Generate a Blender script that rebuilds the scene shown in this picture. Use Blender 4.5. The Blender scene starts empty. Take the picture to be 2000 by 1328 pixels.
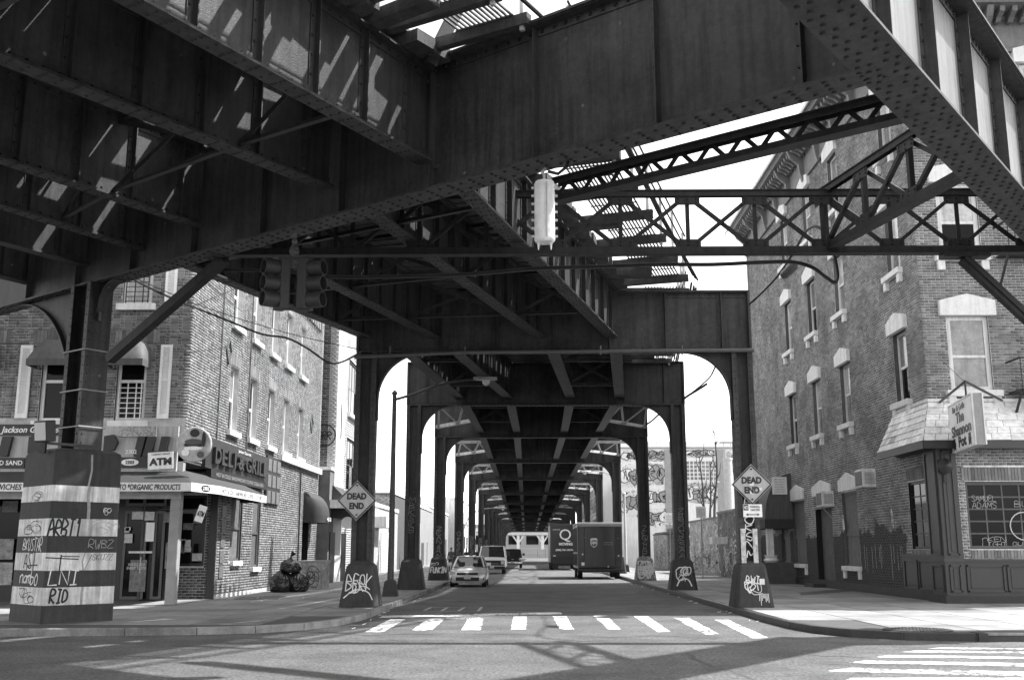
import bpy, math, random
import numpy as np
from mathutils import Vector, Matrix
random.seed(7); rng = np.random.default_rng(7)
scene = bpy.context.scene
col = scene.collection
# ------------------------------------------------------------------ camera, sky, sun, exposure
FPX, CX, CY, EYE, HZ, VPX = 2050.0, 1000.0, 664.0, 1.7, 1075.0, 1028.0
PITCH = math.atan((HZ-CY)/FPX); YAW = math.atan((VPX-CX)*math.cos(PITCH)/FPX)
FW = np.array([-math.sin(YAW)*math.cos(PITCH), math.cos(YAW)*math.cos(PITCH), math.sin(PITCH)])
RT = np.array([math.cos(YAW), math.sin(YAW), 0.0]); UPV = np.cross(RT, FW); CAM = np.array([0, 0, EYE])
cd = bpy.data.cameras.new('camera'); cam = bpy.data.objects.new('camera', cd); col.objects.link(cam)
cam.location = CAM; cam.rotation_euler = (math.pi/2+PITCH, 0, YAW)
cd.sensor_width = 36; cd.lens = 36*FPX/2000; cd.clip_start = .1; cd.clip_end = 3000
scene.camera = cam
SUN_EL, SUN_AZ = math.radians(54), math.radians(76)      # azimuth measured from +Y towards +X
sdir = Vector((math.sin(SUN_AZ)*math.cos(SUN_EL), math.cos(SUN_AZ)*math.cos(SUN_EL), math.sin(SUN_EL)))
w = bpy.data.worlds.new('World'); scene.world = w; w.use_nodes = True
nt = w.node_tree; bgn = nt.nodes['Background']; sk = nt.nodes.new('ShaderNodeTexSky'); sk.sky_type = 'NISHITA'
sk.sun_disc = False; sk.sun_elevation = SUN_EL; sk.sun_rotation = SUN_AZ; sk.air_density = 1.0; sk.dust_density = 1.1; sk.ozone_density = 1
bw = nt.nodes.new('ShaderNodeRGBToBW')                        # the photograph is black and white
nt.links.new(sk.outputs[0], bw.inputs[0]); nt.links.new(bw.outputs[0], bgn.inputs[0]); bgn.inputs[1].default_value = .15
sl = bpy.data.lights.new('sun', 'SUN'); sl.energy = 2.4; sl.angle = math.radians(.9); so = bpy.data.objects.new('sun', sl); col.objects.link(so)
so.rotation_euler = sdir.to_track_quat('Z', 'Y').to_euler(); so.location = (30, 15, 50)
scene.view_settings.view_transform = 'Standard'; scene.view_settings.look = 'None'; scene.view_settings.gamma = 1
scene.view_settings.exposure = 2.1
# ------------------------------------------------------------------ where a pixel of the 2000 px photograph lies on a known plane
def ray(x, y): return FW+RT*(x-CX)/FPX-UPV*(y-CY)/FPX
def AZ(x, y, z): d = ray(x, y); return CAM+d*(z-EYE)/d[2]
def AY(x, y, Y): d = ray(x, y); return CAM+d*Y/d[1]
def AX(x, y, X): d = ray(x, y); return CAM+d*X/d[0]
def V(*a): return np.array(a[0] if len(a) == 1 else a, float)
def unit(a): a = V(a); return a/np.linalg.norm(a)
EX, EY, EZ = V(1, 0, 0), V(0, 1, 0), V(0, 0, 1)
# ------------------------------------------------------------------ materials (all grey: the picture is monochrome)
MATS = {}
def mat(name, c, rough=.7, var=.25, scale=6., bump=.0, bscale=40., metal=0., spec=.4, tone=0., streak=0., stain=0., emit=0., coat=0., dots=0., grain=0., gs=90., spat=0., chip=0., low=None, tagp=0., ts=1.):
    if name in MATS: return MATS[name]
    m = bpy.data.materials.new(name); m.use_nodes = True; n = m.node_tree.nodes; L = m.node_tree.links; b = n['Principled BSDF']
    b.inputs['Roughness'].default_value = rough; b.inputs['Metallic'].default_value = metal; b.inputs['Specular IOR Level'].default_value = spec
    if coat: b.inputs['Coat Weight'].default_value = coat; b.inputs['Coat Roughness'].default_value = .08
    tc = n.new('ShaderNodeTexCoord'); geo = n.new('ShaderNodeNewGeometry')
    def noise(sc, det=5., vec=None, ro=.6):
        t = n.new('ShaderNodeTexNoise'); t.inputs['Scale'].default_value = sc; t.inputs['Detail'].default_value = det; t.inputs['Roughness'].default_value = ro
        L.new(vec or geo.outputs['Position'], t.inputs['Vector']); return t.outputs['Fac']
    def mth(op, a, bb, clamp=False):
        t = n.new('ShaderNodeMath'); t.operation = op; t.use_clamp = clamp
        for k, v in enumerate((a, bb)):
            if isinstance(v, (int, float)): t.inputs[k].default_value = v
            else: L.new(v, t.inputs[k])
        return t.outputs[0]
    def ramp(v, a, bb, lo=0., hi=1.):
        t = n.new('ShaderNodeMapRange'); t.inputs['From Min'].default_value = a; t.inputs['From Max'].default_value = bb
        t.inputs['To Min'].default_value = lo; t.inputs['To Max'].default_value = hi; L.new(v, t.inputs['Value']); return t.outputs[0]
    f = ramp(noise(scale), .25, .75, 1-var, 1+var)
    f = mth('MULTIPLY', f, ramp(noise(scale*7.3), .3, .7, 1-var*.5, 1+var*.5))
    if streak:
        mp = n.new('ShaderNodeMapping'); mp.inputs['Scale'].default_value = (5, 5, .35); L.new(geo.outputs['Position'], mp.inputs['Vector'])
        f = mth('MULTIPLY', f, ramp(noise(1.6, 6., mp.outputs[0]), .42, .7, 1+streak*.3, 1-streak))
    if stain: f = mth('MULTIPLY', f, ramp(noise(.55, 7., None, .65), .45, .66, 1, 1-stain))
    if dots:
        t = n.new('ShaderNodeTexVoronoi'); t.inputs['Scale'].default_value = 9; L.new(geo.outputs['Position'], t.inputs['Vector'])
        k = mth('ADD', ramp(t.outputs['Distance'], .1, .22, 0, 1), ramp(noise(.8, 3.), .52, .6, 1, 0), True)
        f = mth('MULTIPLY', f, ramp(k, 0, 1, 1-dots, 1))
    if grain: f = mth('MULTIPLY', f, ramp(noise(gs, 2., None, .8), .3, .7, 1-grain, 1+grain))
    if tone:
        at = n.new('ShaderNodeAttribute'); at.attribute_name = 'tone'; oi = n.new('ShaderNodeObjectInfo')
        r = mth('FRACT', mth('ADD', at.outputs['Fac'], oi.outputs['Random']), 0)
        f = mth('MULTIPLY', f, ramp(r, 0, 1, 1-tone, 1+tone))
    if spat:      # pale flecks: droppings and chipped paint
        t = n.new('ShaderNodeTexVoronoi'); t.inputs['Scale'].default_value = 2.3; t.inputs['Randomness'].default_value = 1; L.new(geo.outputs['Position'], t.inputs['Vector'])
        f = mth('MULTIPLY', f, mth('ADD', 1., mth('MULTIPLY', mth('MULTIPLY', ramp(t.outputs['Distance'], .05, .1, 1, 0), ramp(noise(1.3), .5, .6)), spat)))
    v = mth('MULTIPLY', f, c)
    def mix(a, b_, k):
        t = n.new('ShaderNodeMix'); L.new(k, t.inputs[0]); L.new(a, t.inputs[2]) if not isinstance(a, float) else None
        if isinstance(b_, float): t.inputs[3].default_value = b_
        else: L.new(b_, t.inputs[3])
        return t.outputs[0]
    if chip:      # worn away to the asphalt below
        k = ramp(mth('ADD', noise(7., 8., None, .75), mth('MULTIPLY', noise(.9, 2.), .5)), 1.02-chip*.2, 1.06-chip*.2); v = mix(v, .11, k)
    if low:       # painted out up to an uneven height
        sx_ = n.new('ShaderNodeSeparateXYZ'); L.new(geo.outputs['Position'], sx_.inputs[0]); k = ramp(mth('ADD', sx_.outputs[2], mth('MULTIPLY', noise(.7, 4.), 2.4)), low[0]+1.15, low[0]+1.25, 1, 0)
        k2 = ramp(mth('ADD', sx_.outputs[1], mth('MULTIPLY', noise(.5, 3.), 3.)), low[2]+1.5, low[2]+1.6); v = mix(v, low[1], mth('MULTIPLY', k, k2))
    if tagp:      # printed tangle of sprayed lines
        nz = n.new('ShaderNodeTexNoise'); nz.inputs['Scale'].default_value = .9*ts; nz.inputs['Detail'].default_value = 1.5; L.new(geo.outputs['Position'], nz.inputs['Vector'])
        for q, (th, cc_) in enumerate(((.035, .012), (.05, .75), (.03, .02))):
            a_ = mth('FRACT', mth('ADD', mth('MULTIPLY', nz.outputs['Fac'], (9., 7., 13.)[q]), mth('MULTIPLY', noise((2.2, 1.3, 3.4)[q]*ts, 1.), (3., 4., 5.)[q])), 0)
            k = mth('MULTIPLY', ramp(a_, th*2.6, th*3.2, 1, 0), ramp(noise((.35, .5, .6)[q]*ts, 1.), .44, .5)); v = mix(v, cc_, mth('MULTIPLY', k, tagp))
    cc = n.new('ShaderNodeCombineColor')
    for k in range(3): L.new(v, cc.inputs[k])
    L.new(cc.outputs[0], b.inputs['Base Color'])
    if bump:
        bp = n.new('ShaderNodeBump'); bp.inputs['Strength'].default_value = bump; bp.inputs['Distance'].default_value = .02
        L.new(noise(bscale, 6.), bp.inputs['Height']); L.new(bp.outputs[0], b.inputs['Normal'])
    if emit:
        b.inputs['Emission Color'].default_value = (1, 1, 1, 1); b.inputs['Emission Strength'].default_value = emit
    MATS[name] = m; return m
STEEL = mat('painted_steel', .047, .52, .36, 1.4, .4, 40, spec=.3, streak=.42, dots=.5, spat=3.)
STEELD = mat('old_dark_steel', .028, .55, .3, 2.0, .35, 45, spec=.25, streak=.4, spat=2.)
LITWING = mat('sunlit_wing_steel', .34, .5, .2, 3, .2, 50, streak=.3)  # sunlight from above put into the pale colour of the lattice wings
LITWEB = mat('sunlit_web_steel', .15, .5, .16, 2, .2, 60, streak=.35)  # paler steel colour holds the sunlight on the outer girder's web
RIVM = mat('rivet_steel', .009, .4, .2, 5)
TIE = mat('creosoted_timber', .06, .85, .4, 3, .5, 30, streak=.3)
GALV = mat('galvanised_metal', .45, .4, .2, 5, .1, 60, spec=.5)
ASPH = mat('asphalt', .12, .88, .28, .8, .9, 120, stain=.3, grain=.7, gs=18)
ASPHD = mat('asphalt_patch', .085, .85, .25, 2, .7, 160)
CONC = mat('sidewalk_concrete', .25, .85, .16, 1.3, .35, 70, tone=.2, stain=.35, grain=.22, gs=60)
CONCB = mat('sidewalk_joint', .07, .9, .2, 3)
KERB = mat('kerb_stone', .24, .8, .35, 4, .5, 60, stain=.45)
KERBI = mat('steel_faced_kerb', .035, .5, .4, 5, .3, 50)
PAINT = mat('road_paint', .8, .7, .14, 5, .4, 160, stain=.15, chip=1.3, grain=.12)
PAINTW = mat('worn_road_paint', .42, .75, .35, 9, .4, 160, stain=.4)
IRON = mat('cast_iron', .06, .5, .3, 9, .4, 60)
BLACK = mat('black_paint', .018, .4, .2, 5)
BLACKM = mat('matt_black', .012, .8, .2, 5)
WHITE = mat('white_paint', .84, .55, .06, 4, streak=.1)
OFFW = mat('weathered_white', .7, .7, .12, 4, .15, 60, streak=.25)
GREYS = mat('mid_grey_paint', .3, .55, .15, 4)
DGREY = mat('dark_grey_paint', .09, .5, .15, 4)
GLASS = mat('window_glass', .007, .05, .3, 1.5, spec=.13)
GLASSL = mat('curtained_glass', .22, .12, .5, 2.2, spec=.8, streak=.3)
CABLE = mat('black_cable', .03, .5, .2, 5)
# ------------------------------------------------------------------ mesh builder
ORG = {}
class MB:
    def __init__(s): s.v = []; s.f = []; s.n = 0; s.tone = None
    def add(s, v, f):
        s.v.extend([tuple(map(float, p)) for p in v]); s.f.extend([tuple(i+s.n for i in q) for q in f]); s.n += len(v); return s
    def ob(s, c, u, a, v, b, w, h):      # box: centre, three axes with half sizes
        c, u, v, w = V(c), V(u)*a, V(v)*b, V(w)*h
        P = [c+i*u+j*v+k*w for k in (-1, 1) for j in (-1, 1) for i in (-1, 1)]
        return s.add(P, [(0, 2, 3, 1), (4, 5, 7, 6), (0, 1, 5, 4), (2, 6, 7, 3), (0, 4, 6, 2), (1, 3, 7, 5)])
    def box(s, x0, x1, y0, y1, z0, z1):
        return s.ob(((x0+x1)/2, (y0+y1)/2, (z0+z1)/2), EX, (x1-x0)/2, EY, (y1-y0)/2, EZ, (z1-z0)/2)
    def beam(s, a, b, wd, ht, up=EZ, ext=0):   # rectangular bar from a to b
        a, b = V(a), V(b); u = unit(b-a); n = np.cross(V(up), u)
        n = unit(n) if np.linalg.norm(n) > 1e-5 else unit(np.cross(EX, u)); w2 = np.cross(u, n)
        return s.ob((a+b)/2, u, np.linalg.norm(b-a)/2+ext, n, wd/2, w2, ht/2)
    def ell(s, a, b, wd, up=EZ, t=.014, flip=1):   # angle iron
        a, b = V(a), V(b); u = unit(b-a); n = unit(np.cross(V(up), u)); w2 = np.cross(u, n); Ln = np.linalg.norm(b-a)/2
        s.ob((a+b)/2, u, Ln, n, wd/2, w2, t/2); return s.ob((a+b)/2+n*flip*(wd/2-t/2)+w2*(wd/2+t/2), u, Ln, n, t/2, w2, wd/2-.001)
    def prism(s, pts, O, U, W, N, d0, d1):   # polygon (u,w) extruded along N from d0 to d1
        O, U, W, N = V(O), V(U), V(W), V(N); k = len(pts)
        P = [O+U*p[0]+W*p[1]+N*d0 for p in pts]+[O+U*p[0]+W*p[1]+N*d1 for p in pts]
        return s.add(P, [tuple(range(k))[::-1], tuple(range(k, 2*k))]+[(i, (i+1) % k, k+(i+1) % k, k+i) for i in range(k)])
    def tube(s, path, r, n=7, cap=True):
        P = [V(p) for p in path]; rr = r if hasattr(r, '__len__') else [r]*len(P); vs = []; fs = []; ref = None
        for i, p in enumerate(P):
            t = unit(P[min(i+1, len(P)-1)]-P[max(i-1, 0)])
            if ref is None: ref = EZ if abs(t[2]) < .9 else EX
            a = unit(np.cross(ref, t)); b = np.cross(t, a); ref = b
            vs += [p+rr[i]*(math.cos(q)*a+math.sin(q)*b) for q in (2*math.pi*k/n for k in range(n))]
        for i in range(len(P)-1):
            fs += [(i*n+k, i*n+(k+1) % n, (i+1)*n+(k+1) % n, (i+1)*n+k) for k in range(n)]
        if cap: fs += [tuple(range(n))[::-1], tuple((len(P)-1)*n+k for k in range(n))]
        return s.add(vs, fs)
    def lathe(s, prof, c, axis=EZ, n=16, cap=True):   # (radius, along-axis)
        ax = unit(axis); a = unit(np.cross(ax, EX if abs(ax[0]) < .9 else EY)); b = np.cross(ax, a); vs = []; fs = []
        for r, h in prof: vs += [V(c)+ax*h+r*(math.cos(2*math.pi*k/n)*a+math.sin(2*math.pi*k/n)*b) for k in range(n)]
        m = len(prof)
        for i in range(m-1): fs += [(i*n+k, i*n+(k+1) % n, (i+1)*n+(k+1) % n, (i+1)*n+k) for k in range(n)]
        if cap: fs += [tuple(range(n))[::-1], tuple((m-1)*n+k for k in range(n))]
        return s.add(vs, fs)
    def rivet(s, p, N, r=.028):
        N = unit(N); a = unit(np.cross(N, EZ if abs(N[2]) < .9 else EX)); b = np.cross(N, a)
        vs = [V(p)+q*r*(math.cos(k*math.pi/3)*a+math.sin(k*math.pi/3)*b)+N*h*r for q, h in ((1, 0), (.6, .62)) for k in range(6)]
        return s.add(vs, [(k, (k+1) % 6, 6+(k+1) % 6, 6+k) for k in range(6)]+[(6, 7, 8, 9, 10, 11)])
    def loft(s, secs, close=True, cap=True):
        m = len(secs[0]); vs = [p for q in secs for p in q]; fs = []
        for i in range(len(secs)-1):
            for k in range(m if close else m-1): fs.append((i*m+k, i*m+(k+1) % m, (i+1)*m+(k+1) % m, (i+1)*m+k))
        if cap: fs += [tuple(range(m))[::-1], tuple((len(secs)-1)*m+k for k in range(m))]
        return s.add(vs, fs)
    def build(s, name, m, par=None, smooth=False, bevel=0, at=None):
        me = bpy.data.meshes.new(name); o = bpy.data.objects.new(name, me); col.objects.link(o)
        org = V(at) if at is not None else (ORG[par] if par is not None else V(0, 0, 0))
        me.from_pydata([tuple(V(p)-org) for p in s.v], [], s.f); me.materials.append(m)
        if s.tone is not None:
            a = me.attributes.new('tone', 'FLOAT', 'FACE'); a.data.foreach_set('value', np.asarray(s.tone, np.float32))
        if smooth:
            me.polygons.foreach_set('use_smooth', [True]*len(me.polygons)); me.set_sharp_from_angle(angle=math.radians(40))
        if bevel:
            b = o.modifiers.new('bevel', 'BEVEL'); b.width = bevel; b.segments = 2; b.limit_method = 'ANGLE'; b.angle_limit = math.radians(40)
        if par is not None:
            o.parent = par; ORG[o] = ORG[par]
            if at is not None: o.location = tuple(V(at)-ORG[par])
        else:
            ORG[o] = org; o.location = tuple(org)
        return o
def tag(o, label=None, cat=None, group=None, kind=None):
    for k, v in (('label', label), ('category', cat), ('group', group), ('kind', kind)):
        if v: o[k] = v
    return o
def thing(name, loc, label, cat, group=None):
    o = bpy.data.objects.new(name, None); o.empty_display_size = .2; col.objects.link(o); o.location = tuple(map(float, loc)); ORG[o] = V(loc)
    return tag(o, label, cat, group)
def single(name, mb, m, at, label, cat, group=None, **k): return tag(mb.build(name, m, None, at=at, **k), label, cat, group)
def inst(o, name, par, off):      # another object that shares o's mesh, moved by off
    c = bpy.data.objects.new(name, o.data); col.objects.link(c); c.parent = par; c.location = tuple(V(o.location)+V(off)); ORG[c] = ORG[par]
    return c
def stuff(o): o['kind'] = 'stuff'; return o
def text(body, O, U, W, h, m, par, width=None, depth=.006, shear=0., bold=0., name='lettering', align='CENTER', off=.004):
    cu = bpy.data.curves.new('txt', 'FONT'); cu.body = body; cu.size = 1; cu.align_x = align; cu.align_y = 'CENTER'; cu.shear = shear; cu.offset = bold; cu.resolution_u = 3
    cu.extrude = .01; t = bpy.data.objects.new('txt', cu); me0 = bpy.data.meshes.new_from_object(t)
    P = np.array([v.co[:] for v in me0.vertices]); F = [tuple(p.vertices) for p in me0.polygons]
    bpy.data.objects.remove(t); bpy.data.curves.remove(cu); bpy.data.meshes.remove(me0)
    hh = P[:, 1].max()-P[:, 1].min(); s = h/hh; sx = s
    if width: sx = width/(P[:, 0].max()-P[:, 0].min())
    cy = (P[:, 1].max()+P[:, 1].min())/2; cx = (P[:, 0].max()+P[:, 0].min())/2 if align == 'CENTER' else 0
    O, U, W = V(O), unit(U), unit(W); N = np.cross(U, W); mb = MB()
    mb.add([O+U*(p[0]-cx)*sx+W*(p[1]-cy)*s+N*(off+(depth if p[2] > 0 else 0)) for p in P], F)
    return mb.build(name, m, par)
# ------------------------------------------------------------------ hand-drawn strokes (graffiti)
SF = {'A': '0,0 .5,1 1,0|.2,.4 .8,.4', 'B': '0,0 0,1 .7,.9 .7,.6 0,.5 .8,.4 .8,.05 0,0', 'C': '1,.8 .5,1 0,.5 .5,0 1,.2', 'D': '0,0 0,1 .8,.7 .8,.25 0,0', 'E': '1,1 0,1 0,0 1,0|0,.5 .7,.5',
 'F': '1,1 0,1 0,0|0,.5 .7,.5', 'G': '1,.8 .4,1 0,.5 .4,0 1,.1 1,.5 .6,.5', 'H': '0,0 0,1|1,0 1,1|0,.5 1,.5', 'I': '.5,0 .5,1|.1,1 .9,1|.1,0 .9,0', 'K': '0,0 0,1|.9,1 0,.45 .9,0', 'L': '0,1 0,0 1,0', 'M': '0,0 .1,1 .5,.3 .9,1 1,0',
 'N': '0,0 0,1 1,0 1,1', 'O': '.5,1 0,.6 .2,0 .8,0 1,.6 .5,1', 'P': '0,0 0,1 .8,.9 .8,.55 0,.45', 'R': '0,0 0,1 .8,.9 .8,.6 0,.5 .9,0', 'S': '1,.9 .4,1 0,.75 .9,.3 .6,0 0,.1', 'T': '.5,0 .5,1|0,1 1,1', 'U': '0,1 .05,.2 .5,0 .95,.2 1,1', 'V': '0,1 .5,0 1,1',
 'W': '0,1 .25,0 .5,.6 .75,0 1,1', 'X': '0,0 1,1|0,1 1,0', 'Y': '0,1 .5,.5 1,1|.5,.5 .5,0', 'Z': '0,1 1,1 0,0 1,0', 'n': '0,0 0,.7|0,.5 .5,.75 .9,.6 .9,0', 'a': '.9,.6 .4,.7 0,.3 .4,0 .9,.2|.9,.7 .9,0', 'm': '0,0 0,.7|0,.5 .3,.75 .5,.5 .5,0|.5,.5 .8,.75 1,.5 1,0', 'b': '0,1.2 0,0 .7,.05 .8,.5 0,.6',
 'o': '.5,.9 0,.5 .2,-.1 .8,-.1 1,.5 .5,.9', '1': '.2,.8 .5,1 .5,0', '2': '0,.8 .5,1 .9,.7 0,0 1,0', '*': '.5,.1 .5,.9|.1,.3 .9,.7|.1,.7 .9,.3'}
def smooth_path(p, k=4):
    p = [V(q) for q in p]; out = []
    for i in range(len(p)-1):
        a, b, c, d = p[max(i-1, 0)], p[i], p[i+1], p[min(i+2, len(p)-1)]
        for j in range(k):
            t = j/k; out.append(.5*((2*b)+(c-a)*t+(2*a-5*b+4*c-d)*t*t+(3*b-a-3*c+d)*t**3))
    return out+[p[-1]]
def ribbon(mb, pts, wd, O, U, W, N, off=.004):     # flat painted stroke in the plane (U, W)
    P = [V(q) for q in pts]; vs = []; r = []
    for i, p in enumerate(P):
        t = P[min(i+1, len(P)-1)]-P[max(i-1, 0)]; t = t/(np.linalg.norm(t)+1e-9); q = np.array([-t[1], t[0]])*wd/2
        vs += [O+U*(p[0]+q[0])+W*(p[1]+q[1])+N*off, O+U*(p[0]-q[0])+W*(p[1]-q[1])+N*off]
    mb.add(vs, [(2*i, 2*i+1, 2*i+3, 2*i+2) for i in range(len(P)-1)])
def tagword(mb, word, x, y, w, h, wd, fr, smooth=True, jit=.06, slant=.1):
    O, U, W, N = fr; cw = w/len(word)
    for i, ch in enumerate(word):
        for k, st in enumerate(SF.get(ch, '').split('|')):
            if not st: continue
            p = [tuple(map(float, q.split(','))) for q in st.split()]
            p = [(x+cw*(i+.08+.82*(a+random.uniform(-jit, jit)))+slant*h*b, y+h*(b+random.uniform(-jit, jit))) for a, b in p]
            ribbon(mb, smooth_path(p, 4) if smooth else p, wd, O, U, W, N, .004+.0007*((i+k) % 3))
def scribble(mb, x, y, w, h, wd, fr, n=6, off=.004):
    O, U, W, N = fr
    for k in range(n):
        c = (x+random.uniform(.1, .9)*w, y+random.uniform(.15, .85)*h); r = random.uniform(.12, .4); a0 = random.uniform(0, 6.3); da = random.choice((-1, 1))*random.uniform(.5, 1.3)
        p = []
        for j in range(random.randint(4, 8)):
            a0 += da*random.uniform(.5, 1.5); p.append((min(max(c[0]+math.cos(a0)*r*w, x), x+w), min(max(c[1]+math.sin(a0)*r*h*1.2, y), y+h)))
        ribbon(mb, smooth_path(p, 4), wd*random.uniform(.7, 1.3), O, U, W, N, off+.0006*(k % 6))
GW = mat('white_spray', .7, .6, .25, 9); GB = mat('black_spray', .015, .6, .2, 9); GG = mat('grey_spray', .3, .6, .3, 9)
# ================================================================== ground, sidewalks, markings
def poly_sheet(name, pts, z, m, par=None, z0=None):
    mb = MB(); k = len(pts)
    if z0 is None: mb.add([(x, y, z) for x, y in pts], [tuple(range(k))])
    else: mb.prism(pts, (0, 0, 0), EX, EY, EZ, z0, z)
    return mb.build(name, m, par)
road = poly_sheet('road', [(-700, -300), (700, -300), (700, 1500), (-700, 1500)], 0, ASPH); tag(road, kind='structure')
def arc(cx, cy, r, a0, a1, n): return [(cx+r*math.cos(math.radians(a0+(a1-a0)*i/n)), cy+r*math.sin(math.radians(a0+(a1-a0)*i/n))) for i in range(n+1)]
# kerb lines, read along the edge of each sidewalk
KL = [(-60, 20.6), (-30, 21.1), (-18, 21.5), (-11, 21.8), (-8.2, 22.05), (-6.8, 22.3), (-5.7, 22.75), (-4.85, 23.6), (-4.35, 24.9), (-4.1, 26.8), (-4.05, 30), (-4.05, 240)]
KR = [(5.8, 240), (5.8, 30), (5.78, 26.4), (5.85, 24.2), (6.05, 22.9), (6.5, 21.9), (7.3, 21.2), (8.6, 20.9), (11.3, 20.85), (14, 20.7), (60, 19)]
def inside(p, poly):
    x, y = p; r = False
    for i in range(len(poly)):
        (x1, y1), (x2, y2) = poly[i], poly[i-1]
        if (y1 > y) != (y2 > y) and x < (x2-x1)*(y-y1)/(y2-y1)+x1: r = not r
    return r
def sidewalk(name, line, outer, x0, x1, side):
    poly = line+outer; o = poly_sheet(name, poly, .137, CONCB, None, -.05); tag(o, kind='structure')
    # flags: shared square slab
    S = 1.52; g = .018; slab = None; n = 0
    gx = np.arange(x0, x1, S); gy = np.arange(20.2, 120, S); rest = MB(); rest.tone = []
    if side < 0: gx = -4.22-S*np.arange(1, 13)
    for y in gy:
        for x in gx:
            q = [(x+a, y+b) for a in (g, S-g) for b in (g, S-g)]
            if not all(inside(p, poly) for p in q): continue
            if min(abs(p[0]-line[-1 if side < 0 else 0][0]) for p in q) < .17 and y > 30: continue
            if slab is None:
                mb = MB().ob((x+S/2, y+S/2, .1435), EX, S/2-g, EY, S/2-g, EZ, .0065); slab = mb.build('paving_slab', CONC, o); base = (x, y)
            elif n < 290: inst(slab, 'paving_slab', o, (x-base[0], y-base[1], 0))
            else: rest.ob((x+S/2, y+S/2, .1435), EX, S/2-g, EY, S/2-g, EZ, .0065); rest.tone += [random.random()]*6
            n += 1
    if rest.n: stuff(rest.build('paving_slab', CONC, o))
    return o
swl = sidewalk('sidewalk', KL, [(-60, 240)], -22, -4, -1)
swr = sidewalk('sidewalk', KR, [(60, 240)], 5.97, 24, 1)
def kerb(line, sw, m, gap=None):
    d = [(V(a), V(b)) for a, b in zip(line, line[1:])]
    for a, b in d:
        n = np.array([-(b-a)[1], (b-a)[0]]); L = np.linalg.norm(b-a); n = n/L; u = (b-a)/L; k = max(1, int(round(L/ (2.4 if L < 60 else 6))))
        for i in range(k):
            p, q = a+u*(L*i/k+.006), a+u*(L*(i+1)/k-.006); c = (p+q)/2
            if gap and gap[0] < c[0] < gap[1] and c[1] < 23: continue
            mb = MB(); mb.prism([tuple(p-n*.015), tuple(q-n*.015), tuple(q+n*.15), tuple(p+n*.15)], (0, 0, 0), EX, EY, EZ, -.03, .153)
            mb.build('kerb_stone', m, sw, bevel=.02)
kerb([p[::1] for p in KL][::-1], swl, KERB) if False else None
kerb(KL, swl, KERB); kerb(KR, swr, KERBI, (8.9, 11.6))
# storm drain in the right corner
t = thing('storm_drain', (10, 20.9, 0), 'dark storm drain opening set in the right corner kerb', 'drain')
MB().box(8.7, 11.35, 20.86, 21.05, .115, .156).build('lintel', KERB, t); MB().box(8.62, 8.8, 20.84, 21.2, -.02, .157).build('jamb', KERBI, t); MB().box(11.2, 11.38, 20.84, 21.2, -.02, .157).build('jamb', KERBI, t)
MB().box(8.8, 11.2, 21.1, 21.2, -.02, .12).build('opening', BLACKM, t)
# crosswalk: one painted bar each, a stop line, and the bars of the other crossing
bars = [(712, 1234, 748, 1234, 793, 1209, 762, 1209), (804, 1231, 843, 1231, 868, 1208, 836, 1208), (902, 1230, 938, 1230, 944, 1208, 913, 1208), (998, 1229, 1027, 1229, 1029, 1204, 1003, 1204), (1093, 1229, 1121, 1229, 1106, 1203, 1080, 1203),
        (1189, 1229, 1213, 1229, 1185, 1202, 1159, 1202), (1285, 1234, 1309, 1233, 1265, 1203, 1238, 1203), (1378, 1239, 1405, 1238, 1345, 1206, 1316, 1206), (1470, 1246, 1500, 1245, 1423, 1210, 1396, 1210)]
def painted(name, px, m=PAINT, z=.004, ragged=True):
    q = [AZ(px[i], px[i+1], 0)[:2] for i in range(0, 8, 2)]; pts = []
    for a, b in zip(q, q[1:]+q[:1]):
        L = np.linalg.norm(b-a); k = max(2, int(L/.12)) if ragged else 1; n = np.array([-(b-a)[1], (b-a)[0]])/L
        for i in range(k): pts.append(tuple(a+(b-a)*i/k+n*random.uniform(-.02, .02)*(1 if i else 0)))
    return poly_sheet(name, pts, z, m, road)
for b in bars: painted('crosswalk_bar', b)
painted('stop_line', (741, 1206, 1097, 1199, 1097, 1195, 748, 1202))
for b in [(1652, 1328, 2060, 1334, 2050, 1322, 1660, 1324), (1617, 1310, 2060, 1322, 2060, 1313, 1660, 1304), (1657, 1294, 2060, 1302, 2060, 1296, 1690, 1289.5), (1712, 1283, 2060, 1287, 2060, 1283.5, 1736, 1279), (1760, 1273, 2060, 1276, 2060, 1273, 1790, 1270), (1810, 1266.5, 2060, 1268, 2060, 1266, 1840, 1264.5)]:
    painted('crosswalk_bar', b)
# faint hatched survey mark before the stop line, and the tarred repairs
mb = MB(); fr = (V(0, 0, 0), EX, EY, EZ)
for a, b in (((828, 1192), (842, 1186)), ((842, 1186), (941, 1185)), ((828, 1193), (934, 1193)), ((941, 1185), (934, 1193)), ((862, 1193), (874, 1186)), ((895, 1193), (907, 1186))):
    ribbon(mb, [AZ(*a, 0)[:2], AZ(*b, 0)[:2]], .09, *fr, off=.005)
stuff(mb.build('survey_mark', PAINTW, road))
mb = MB()
for p in ([(1340, 1274), (1382, 1299), (1420, 1307), (1450, 1318), (1480, 1330)], [(1585, 1278), (1610, 1281), (1640, 1281), (1690, 1284)], [(1100, 1240), (1200, 1244), (1290, 1241), (1400, 1248)], [(700, 1240), (900, 1237), (1060, 1240)], [(1030, 1110), (1046, 1118), (1043, 1132), (1036, 1141)], [(960, 1137), (1000, 1139), (1060, 1137), (1110, 1140)]):
    q = smooth_path([AZ(x, y, 0)[:2] for x, y in p], 6); ribbon(mb, [a+np.array([random.uniform(-.03, .03), random.uniform(-.05, .05)]) for a in q], .07 if p[0][1] > 1200 else .3, *fr, off=.004)
stuff(mb.build('tar_seam', ASPHD, road))
def patch(px, name='asphalt_patch', m=ASPHD, z=.003): return painted(name, px, m, z)
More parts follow.
